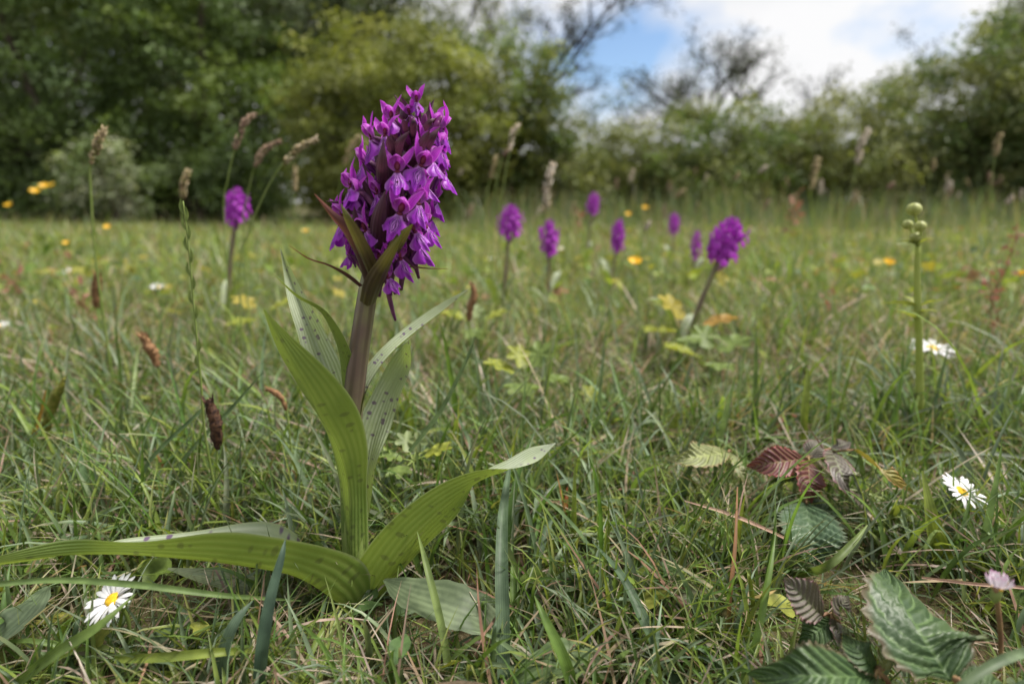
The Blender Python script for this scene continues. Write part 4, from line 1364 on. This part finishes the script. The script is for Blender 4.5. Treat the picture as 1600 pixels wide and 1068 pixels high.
sedge([(325, 622), (333, 645), (338, 670), (339, 700), (338, 760)], .355, 8, 'sedge', "blackish brown sedge spike standing beside the thin rye grass", 4)
sedge([(222, 522), (232, 540), (240, 552), (246, 572)], .52, 7, 'spike_brown', "brown two part sedge spike in the grass behind the dark one", 4)
sedge([(738, 440), (741, 462), (735, 480), (733, 500)], .62, 5, 'spike_brown', "small brown sedge spike beyond the tip of the narrow spotted leaf", 4)
sedge([(100, 592), (88, 618), (76, 650), (72, 685)], .46, 7, 'spike_green', "olive green plump grass spike near the orange withered blade", 4)
sedge([(1258, 572), (1252, 590), (1247, 602)], .66, 4, 'sedge', "small black sedge tip in the far turf", 3)
sedge([(152, 425), (152, 440), (150, 460), (150, 480)], .75, 6, 'spike_brown', "brown bur like sedge spike below the stout seed stalk", 4)
sedge([(416, 607), (428, 612), (440, 622), (448, 640)], .40, 4, 'spike_brown', "bent pinkish brown sedge spike behind the broad orchid leaf", 4)
plain_blade([(45, 730), (55, 680), (66, 640), (72, 610)], [.46, .46, .46, .46], [3, 4, 3, 1], (.40, .22, .05), "orange withered blade beside the olive grass spike", by_y=True, name="withered_grass", up=(0, -1, .1))
sedge([(55, 980), (85, 970), (110, 966), (130, 970)], .27, 9, 'spike_green', "yellowish grass spike lying low below the open daisy", 4)
sedge([(-10, 905), (20, 912), (40, 920), (60, 925)], .30, 6, 'spike_brown', "pink brown grass spike lying beside the long low leaf", 4)


# ================================================================== DAISIES AND BUTTERCUPS
def daisy(px, py, z, rpx, label, tilt=(0, 0), n=30, mat='daisy_white', closed=0.0, foot=None, stem_mat='green_stem', at=None):
    c = Zp(px, py, z) if at is None else W(px, py, at)
    r = m_px(c, rpx)
    f = np.array([c[0] + tilt[0] * .01 if foot is None else foot[0], c[1] + .006 if foot is None else foot[1], 0.0])
    f[2] = float(gz(f[0], f[1]))
    root = thing("daisy", label, "daisy", f)
    up = nrm((tilt[0], tilt[1], 1))
    V, Fq, UV = tube(np.array([f, f * .5 + c * .5 + (.003, .002, .004), c - up * r * .35, c - up * r * .08]) - f, [.0009, .0009, .0010, .0012], 14, 6)
    ob("stem", MB().add(V, Fq, UV).mesh("stem", M[stem_mat]), root)
    q = Vector((0, 0, 1)).rotation_difference(Vector(up)).to_matrix().to_4x4()
    T = Matrix.Translation(Vector(c - f)) @ q
    V, Fq, UV = ball((0, 0, 0), r * .30, r * .30, r * .16, 12, 6)
    V += rng.normal(0, r * .012, V.shape)
    ob("disc", MB().add(V, Fq, UV).mesh("disc", M['daisy_disc']), root, mw=T)
    V, Fq, UV = ball((0, 0, -r * .10), r * .30, r * .30, r * (.16 + .5 * closed), 10, 6)
    if closed:
        V[:, 2] -= r * .25
    ob("sepal_cup", MB().add(V, Fq, UV).mesh("sepal_cup", M['green_stem']), root, mw=T)
    a0 = closed * 1.15
    ra = lambda s: (r * .24 + r * .76 * s * math.cos(a0 * (.4 + .6 * s)), 0, r * .02 + r * .9 * s * math.sin(a0 * (.5 + .5 * s)) + r * .10 * math.sin(s * 2.6))
    V, Fq, UV = ribbon([ra(0), ra(.35), ra(.75), ra(1)], [r * .05, r * .085, r * .095, r * .03], (0, 0, 1), 7, 2, -.3)
    pm = MB().add(V, Fq, UV).mesh("petal", M[mat])
    for k in range(n):
        A = Matrix.Rotation(6.283 * k / n + rng.normal(0, .05), 4, 'Z') @ Matrix.Rotation(rng.normal(-.05, .13), 4, 'Y') @ Matrix.Rotation(rng.normal(0, .2), 4, 'X') @ Matrix.Scale(rng.uniform(.88, 1.06), 4)
        ob("petal", pm, root, mw=T @ A)


daisy(176, 936, .045, 40, "white daisy opened wide below the long low orchid leaf", (-.25, -.55), 32)
daisy(1502, 768, .045, 34, "white daisy with gappy petals beyond the big bramble leaf", (.25, -.45), 24, foot=Zp(1465, 800, .0))
daisy(1456, 545, .06, 32, "white daisy seen edge on behind the budding herb stem", (.05, -.12), 28, foot=Zp(1490, 640, .0))
daisy(1558, 918, .085, 26, "half closed daisy with pink tipped petals on a hairy stem", (.05, .1), 26, 'daisy_pink', .95, foot=Zp(1556, 1120, .0), stem_mat='brown_stem')
daisy(247, 449, .055, 13, "small far daisy between the sedges and the seed stalk", (.1, -.2), 20)
daisy(110, 425, .055, 14, "small blurred daisy below the stout seed stalk", (.0, -.15), 20)
daisy(-2, 509, .05, 14, "white daisy at the meadow edge beside red sorrel", (.0, -.2), 20)
daisy(818, 389, .06, 8, "tiny far daisy between two distant orchids", (.0, -.2), 16)
daisy(876, 388, .07, 6, "tiny far daisy touching the ragged distant orchid", (.0, -.2), 14)
daisy(768, 404, .05, 6, "tiny far daisy before the round headed distant orchid", (.0, -.2), 14)


def buttercup(px, py, Y, rpx, label, stemz=True):
    c = W(px, py, Y)
    r = m_px(c, rpx)
    f = np.array([c[0] + rng.normal(0, .008), c[1], 0.0])
    f[2] = float(gz(f[0], f[1]))
    root = thing("buttercup", label, "buttercup", f)
    V, Fq, UV = tube(np.array([f, f * .4 + c * .6 + (rng.normal(0, .005), 0, 0), c]) - f, [.0008, .0007, .0007], 10, 5)
    ob("stem", MB().add(V, Fq, UV).mesh("stem", M['green_stem']), root)
    V, Fq, UV = ribbon([(0, 0, 0), (r * .45, 0, r * .18), (r * .85, 0, r * .5), (r, 0, r * .62)], [r * .12, r * .48, r * .52, r * .25], (0, 0, 1), 8, 4, .35)
    pm = MB().add(V, Fq, UV).mesh("petal", M['buttercup'])
    T = Matrix.Translation(Vector(c - f)) @ Matrix.Rotation(rng.normal(.35, .15), 4, 'X') @ Matrix.Rotation(rng.normal(0, .2), 4, 'Y')
    for k in range(5):
        ob("petal", pm, root, mw=T @ Matrix.Rotation(6.283 * k / 5 + .3, 4, 'Z'))
    V, Fq, UV = ball((0, 0, r * .14), r * .2, r * .2, r * .16, 8, 5)
    ob("disc", MB().add(V, Fq, UV).mesh("disc", M['daisy_disc']), root, mw=T)


buttercup(992, 412, 1.0, 11, "bright yellow buttercup before the slender distant orchid")
buttercup(1388, 412, 1.15, 8, "yellow buttercup beside the budding herb")
buttercup(1594, 431, .95, 10, "yellow buttercup beside the tall red sorrel")
buttercup(478, 363, 1.5, 6, "small yellow buttercup beside the flowering orchid spike")
buttercup(70, 293, 3.2, 7, "uppermost yellow buttercup of the cluster under the pale shrub")
buttercup(82, 291, 3.4, 6, "yellow buttercup crowded against the uppermost one of the cluster")
buttercup(55, 301, 3.0, 7, "lower yellow buttercup of the cluster under the pale shrub")
buttercup(1008, 326, 2.6, 5, "tiny yellow buttercup before the hedge bush")
buttercup(982, 336, 2.4, 5, "tiny yellow buttercup behind the slender distant orchid")
buttercup(15, 322, 2.6, 6, "lone dull yellow buttercup below the dark tree")
buttercup(168, 356, 1.9, 5, "small yellow buttercup beside the stout seed stalk")
buttercup(104, 381, 1.6, 5, "small yellow buttercup above the blurred daisy")

# ------------------------------------------------------------------ the budding herb
YB = .50
P = [W(x, y, YB) for x, y in [(1442, 760), (1438, 640), (1436, 540), (1433, 450), (1434, 385)]]
f = np.array([P[0][0] + .003, YB, 0.0])
root = thing("budding_herb", "upright pale green herb topped with round unopened buds", "herb", f)
V, Fq, UV = tube(np.array([f - (0, 0, .005)] + P) - f, [.0042, .0040, .0036, .0032, .0028, .0022], 26, 8, .06)
ob("stem", MB().add(V, Fq, UV).mesh("stem", M['bud_stem']), root)
for (x, y, r, d) in [(1428, 327, 11, 0), (1418, 351, 8, .006), (1438, 353, 8.5, -.006), (1430, 370, 8, 0)]:
    c = W(x, y, YB + d)
    rr = m_px(c, r)
    V, Fq, UV = ball(c - f, rr, rr, rr * .9, 10, 8)
    b = ob("bud", MB().add(V, Fq, UV).mesh("bud", M['bud_green']), root)
    e = P[-1]
    V, Fq, UV = tube(np.array([e, e * .4 + c * .6 + (.001, 0, 0), c]) - f, [.0014, .001, .0009], 8, 5)
    ob("bud_stalk", MB().add(V, Fq, UV).mesh("bud_stalk", M['bud_stem']), root)
for (x0, y0, x1, y1, w, zz) in [(1434, 384, 1395, 378, 4, 0), (1434, 384, 1460, 372, 4, -.01), (1437, 372, 1452, 352, 3, .0), (1434, 480, 1374, 474, 9, .0), (1434, 480, 1410, 462, 7, .02), (1434, 482, 1476, 468, 8, -.01), (1432, 500, 1400, 486, 6, -.03), (1436, 490, 1466, 486, 5, -.03)]:
    a, b = W(x0, y0, YB), W(x1, y1, YB + zz)
    V, Fq, UV = ribbon(np.array([a, a * .6 + b * .4 + (0, 0, .002), b]) - f, [m_px(a, w * .3), m_px(a, w), m_px(a, .5)], (0, .3, 1), 9, 2, .4, teeth=5, tooth=.25)
    ob("leaf", MB().add(V, Fq, UV, (.24, .27, .07)).mesh("leaf", M['herb']), root)


# ------------------------------------------------------------------ bramble shoots
def bramble(label, foot, node, leaflets, group=None, name="bramble_shoot"):
    """leaflets: (base px, tip px, base z, mid z, tip z, half width px, material, up)"""
    f = np.array(Zp(*foot, 0.0))
    n = Zp(*node)
    root = thing(name, label, "bramble", f, group)
    V, Fq, UV = tube(np.array([f, f * .4 + n * .6 + (.002, 0, .004), n]) - f, [.0014, .0012, .0010], 12, 6)
    ob("stem", MB().add(V, Fq, UV).mesh("stem", M['brown_stem']), root)
    for (b, t, zb, zm, zt, hw, mat, up) in leaflets:
        pb, pt = Zp(*b, zb), Zp(*t, zt)
        pm = Zp((b[0] + t[0]) / 2, (b[1] + t[1]) / 2, zm)
        h = m_px(pm, hw)
        P = list(spline([pb, pm, pt], 9))
        V, Fq, UV = ribbon(np.array(P) - f, [h * q for q in (.10, .58, .88, 1.0, .97, .82, .58, .28, .01)], up, 60, 14, .16, h * .08, 2.0, teeth=16, pleat=h * .10, npl=9, tooth=.09)
        lf = ob("leaflet", MB().add(V, Fq, UV).mesh("leaflet", M[mat]), root)
        V, Fq, UV = tube(np.array([n, n * .5 + pb * .5 + (0, 0, .0015), pb]) - f, [.0009, .0008, .0007], 7, 5)
        ob("leaf_stalk", MB().add(V, Fq, UV).mesh("leaf_stalk", M['brown_stem']), lf)
    return root


bramble("bramble shoot with maroon, purple and orange leaflets behind the dry pink blade", (1290, 830), (1262, 716, .052),
        [((1256, 716), (1166, 728), .052, .058, .050, 24, 'br_maroon', (.0, -.75, .6)),
         ((1264, 720), (1268, 786), .052, .048, .032, 24, 'br_maroon', (.0, -.8, .6)),
         ((1264, 714), (1282, 686), .053, .058, .060, 16, 'br_purple', (.1, -.5, .9)),
         ((1302, 704), (1330, 776), .056, .054, .036, 29, 'br_purple', (.2, -.6, .8)),
         ((1335, 702), (1430, 770), .055, .058, .040, 17, 'br_orange', (.5, -.7, .6)),
         ((1298, 700), (1330, 690), .056, .060, .060, 12, 'br_purple', (.2, -.3, 1)),
         ((1250, 730), (1205, 752), .045, .045, .038, 14, 'br_green', (.0, -.6, .8))])
bramble("bramble shoot with a silvery and yellow green drooping leaf", (1170, 770), (1140, 706, .046),
        [((1138, 706), (1040, 718), .050, .060, .050, 25, 'br_yellow', (.0, -.5, .9)),
         ((1142, 706), (1172, 760), .046, .044, .028, 17, 'br_yellow', (.4, -.6, .7))])
bramble("dark green shaded bramble leaf low under the maroon leaflets", (1255, 830), (1258, 782, .034),
        [((1260, 786), (1276, 888), .034, .036, .022, 48, 'br_dark', (-.1, -.35, 1)),
         ((1262, 790), (1318, 800), .024, .022, .014, 20, 'br_dark', (.1, -.3, 1)),
         ((1254, 792), (1206, 808), .024, .022, .014, 20, 'br_dark', (-.1, -.3, 1))])
bramble("young bramble shoot with pleated purple green leaflets", (1310, 1010), (1296, 962, .045),
        [((1286, 962), (1224, 900), .048, .062, .070, 30, 'br_purple', (-.35, -.6, .75)),
         ((1302, 962), (1326, 930), .046, .056, .058, 17, 'br_purple', (.2, -.5, .8)),
         ((1300, 968), (1246, 1008), .046, .046, .036, 22, 'br_green', (-.1, -.5, .9)),
         ((1308, 970), (1318, 1010), .045, .046, .034, 18, 'br_purple', (.2, -.5, .8))])
bramble("bramble with one large deeply veined green leaf beside the pink tipped daisy", (1520, 1130), (1492, 1062, .052),
        [((1490, 1062), (1382, 888), .050, .060, .046, 92, 'br_green', (.1, -.6, .9)),
         ((1500, 1066), (1600, 1090), .052, .05, .035, 40, 'br_green', (.2, -.3, 1))])
bramble("bramble with a glossy dark leaf and a pale one at the turf edge", (1390, 1130), (1372, 1048, .046),
        [((1366, 1056), (1166, 1052), .046, .058, .040, 46, 'br_green', (-.1, -.5, .9)),
         ((1370, 1044), (1316, 990), .046, .056, .050, 24, 'br_green', (-.3, -.5, .8)),
         ((1380, 1046), (1404, 1000), .046, .052, .046, 20, 'br_yellow', (.3, -.5, .8))])


# ------------------------------------------------------------------ broad herbs of the turf
def herb(label, node, leaves, name="leafy_herb", cat="herb", lob=5):
    n = Zp(*node)
    f = np.array([n[0] + .002, n[1] + .002, 0.0])
    root = thing(name, label, cat, f)
    V, Fq, UV = tube(np.array([f, f * .5 + n * .5 + (.001, 0, 0), n]) - f, [.0013, .0012, .001], 8, 6)
    ob("stem", MB().add(V, Fq, UV).mesh("stem", M['green_stem']), root)
    for i, (az, el, L, c) in enumerate(leaves):
        V, Fq, UV = lobed_leaf(L, L * .95, lob, i * 7 + len(label), .42)
        Mx = np.array((Matrix.Rotation(R(az), 3, 'Z') @ Matrix.Rotation(R(el), 3, 'X')))
        st = Mx @ np.array([0, L * .4, 0])
        V = V @ Mx.T + st + (n - f)
        lf = ob("leaf", MB().add(V, Fq, UV, c).mesh("leaf", M['herb']), root)
        V, Fq, UV = tube(np.array([n - f, n - f + st]), [.0006, .0005], 5, 5)
        ob("leaf_stalk", MB().add(V, Fq, UV).mesh("leaf_stalk", M['green_stem']), lf)


LY, LG, LP = (.25, .28, .045), (.15, .21, .055), (.20, .25, .11)
herb("lobed yellow green herb shoot behind the arching orchid leaf", (645, 720, .055), [(-80, 20, .022, LY), (30, 40, .018, LP), (95, 15, .018, LG), (160, 0, .02, LG), (-20, 50, .016, LP)])
herb("yellow leaved herb beyond the narrow channelled leaf", (745, 505, .07), [(-70, 20, .035, LY), (70, 15, .04, LY), (10, 30, .03, LP), (180, -10, .04, LG)])
herb("yellowish jagged herb in the open turf", (825, 590, .06), [(80, 20, .035, LY), (-30, 40, .035, LG), (30, 45, .03, LY), (-100, 0, .03, LG), (170, 0, .04, LG)])
herb("yellow and orange leaved herb at the foot of the largest distant orchid", (1080, 515, .06), [(-80, 15, .05, (.32, .20, .05)), (40, 40, .05, (.34, .29, .04)), (90, 0, .05, LY), (170, -10, .05, LG)])
herb("yellow herb leaves behind the broad orchid leaf", (405, 490, .075), [(60, 25, .04, (.32, .27, .045)), (-60, 20, .04, LY), (170, -5, .045, LY)])
herb("yellow green herb below the yellow orange one", (1110, 560, .04), [(80, 15, .045, LY), (-60, 20, .05, LG), (0, 40, .04, LG), (180, 0, .04, LG)])
herb("small bright herb low in the open turf", (925, 640, .03), [(80, 10, .025, LG), (-70, 15, .03, LG), (0, 30, .025, LY), (180, 0, .025, LG)])
herb("three round leaved clover beside the dry pink blade", (1082, 850, .022), [(20, 15, .014, (.13, .20, .04)), (130, 5, .014, (.13, .20, .04)), (250, 5, .014, (.12, .18, .04))], "clover", "clover", 2)
herb("round leaved clover among the blades behind the red stalk", (1110, 815, .02), [(40, 15, .012, (.12, .19, .04)), (160, 5, .012, (.12, .19, .04)), (280, 5, .012, (.12, .18, .04))], "clover", "clover", 2)
herb("dull reddish cut leaf at the foot of the red stalk", (1085, 975, .016), [(60, 15, .02, (.12, .11, .05)), (-60, 15, .018, (.13, .12, .05)), (0, 25, .02, (.12, .13, .06))])


def rosette_leaf(px, zs, hw, col, label, up=(0, -.35, 1), name="plantain"):
    P = [Zp(x, y, z) for (x, y), z in zip(px, zs)]
    f = P[0].copy()
    V, Fq, UV = ribbon(np.array(P) - f, [m_px(p, w) for p, w in zip(P, hw)], up, 26, 8, .2, .001, 2.4, teeth=7, pleat=.0006, npl=4, tooth=.05)
    ob(name, MB().add(V, Fq, UV, col).mesh(name, M['bigblade']), None, label, "leaf", None, None, tuple(f))


rosette_leaf([(600, 905), (640, 925), (700, 945), (750, 965), (800, 1000)], [.028, .032, .032, .026, .012], [2, 26, 36, 30, 8], (.13, .17, .095), "broad grey green plantain leaf lying beside the orchid foot")
rosette_leaf([(800, 1075), (850, 1040), (900, 1030), (960, 1060)], [.012, .02, .02, .008], [8, 26, 28, 8], (.10, .15, .06), "green plantain leaf half hidden at the turf edge")
rosette_leaf([(820, 930), (870, 915), (920, 905), (960, 915)], [.012, .02, .02, .008], [4, 16, 16, 3], (.12, .17, .085), "small grey green plantain leaf in the open litter")
rosette_leaf([(230, 1060), (245, 1020), (270, 985), (290, 960)], [.008, .02, .024, .02], [8, 22, 22, 3], (.09, .135, .065), "dull green plantain leaf below the open daisy")
rosette_leaf([(-30, 1010), (10, 985), (50, 945), (75, 915)], [.02, .03, .034, .03], [10, 28, 24, 3], (.11, .15, .085), "grey green plantain leaf beside the yellowish grass spike")


# ------------------------------------------------------------------ red sorrel stems
def sorrel(px, Y, label, n=26, lw=7):
    P = [W(x, y, Y) for x, y in px][::-1]
    f = P[0].copy()
    f[2] = 0
    root = thing("red_sorrel", label, "sorrel", f)
    V, Fq, UV = tube(np.array([f] + P) - f, [.0009] * len(P) + [.0005], 14, 5)
    ob("stem", MB().add(V, Fq, UV).mesh("stem", M['sorrel']), root)
    C = spline(np.array(P) - f, 30)
    mb = MB()
    for k in range(n):
        i = rng.integers(3, 30)
        r = m_px(P[0], lw) * rng.uniform(.5, 1.3)
        d = nrm(rng.normal(size=3) + (0, 0, .4))
        e = C[i] + d * r * rng.uniform(0, 2.2)
        V, Fq, UV = ribbon([e, e + d * r, e + d * r * 2], [r * .1, r * .5, r * .05], nrm(rng.normal(size=3)), 5, 2, .3)
        mb.add(V, Fq, UV)
    ob("leaves", mb.mesh("leaves", M['sorrel']), root, kind="stuff")


sorrel([(1592, 360), (1572, 420), (1548, 480), (1560, 560)], .85, "tall red brown sorrel stem beside the edge buttercup", 60, 5)
sorrel([(1545, 425), (1550, 470), (1565, 520)], .80, "short red sorrel stem leaning on the tall one", 34, 5)
sorrel([(1228, 645), (1222, 665), (1216, 690)], .50, "small bright red sorrel tip above the maroon leaflets", 12, 6)
sorrel([(128, 455), (134, 480), (140, 500)], .95, "red sorrel stem near the brown bur like spike", 18, 8)
sorrel([(85, 525), (82, 545), (78, 590)], .85, "thin red sorrel stem over the olive grass spike", 10, 7)
sorrel([(25, 430), (22, 455), (30, 480)], 1.2, "red sorrel at the meadow edge beside the daisy", 18, 7)
sorrel([(1300, 470), (1296, 490), (1300, 520)], 1.0, "low rusty sorrel in the turf between buttercup and herb", 18, 8)
sorrel([(1245, 300), (1240, 330), (1236, 370)], 2.2, "far red sorrel stem in the tall grass under the olive bush", 26, 6)
sorrel([(905, 335), (904, 350), (903, 370)], 2.2, "far red sorrel below the highest distant orchid", 20, 5)
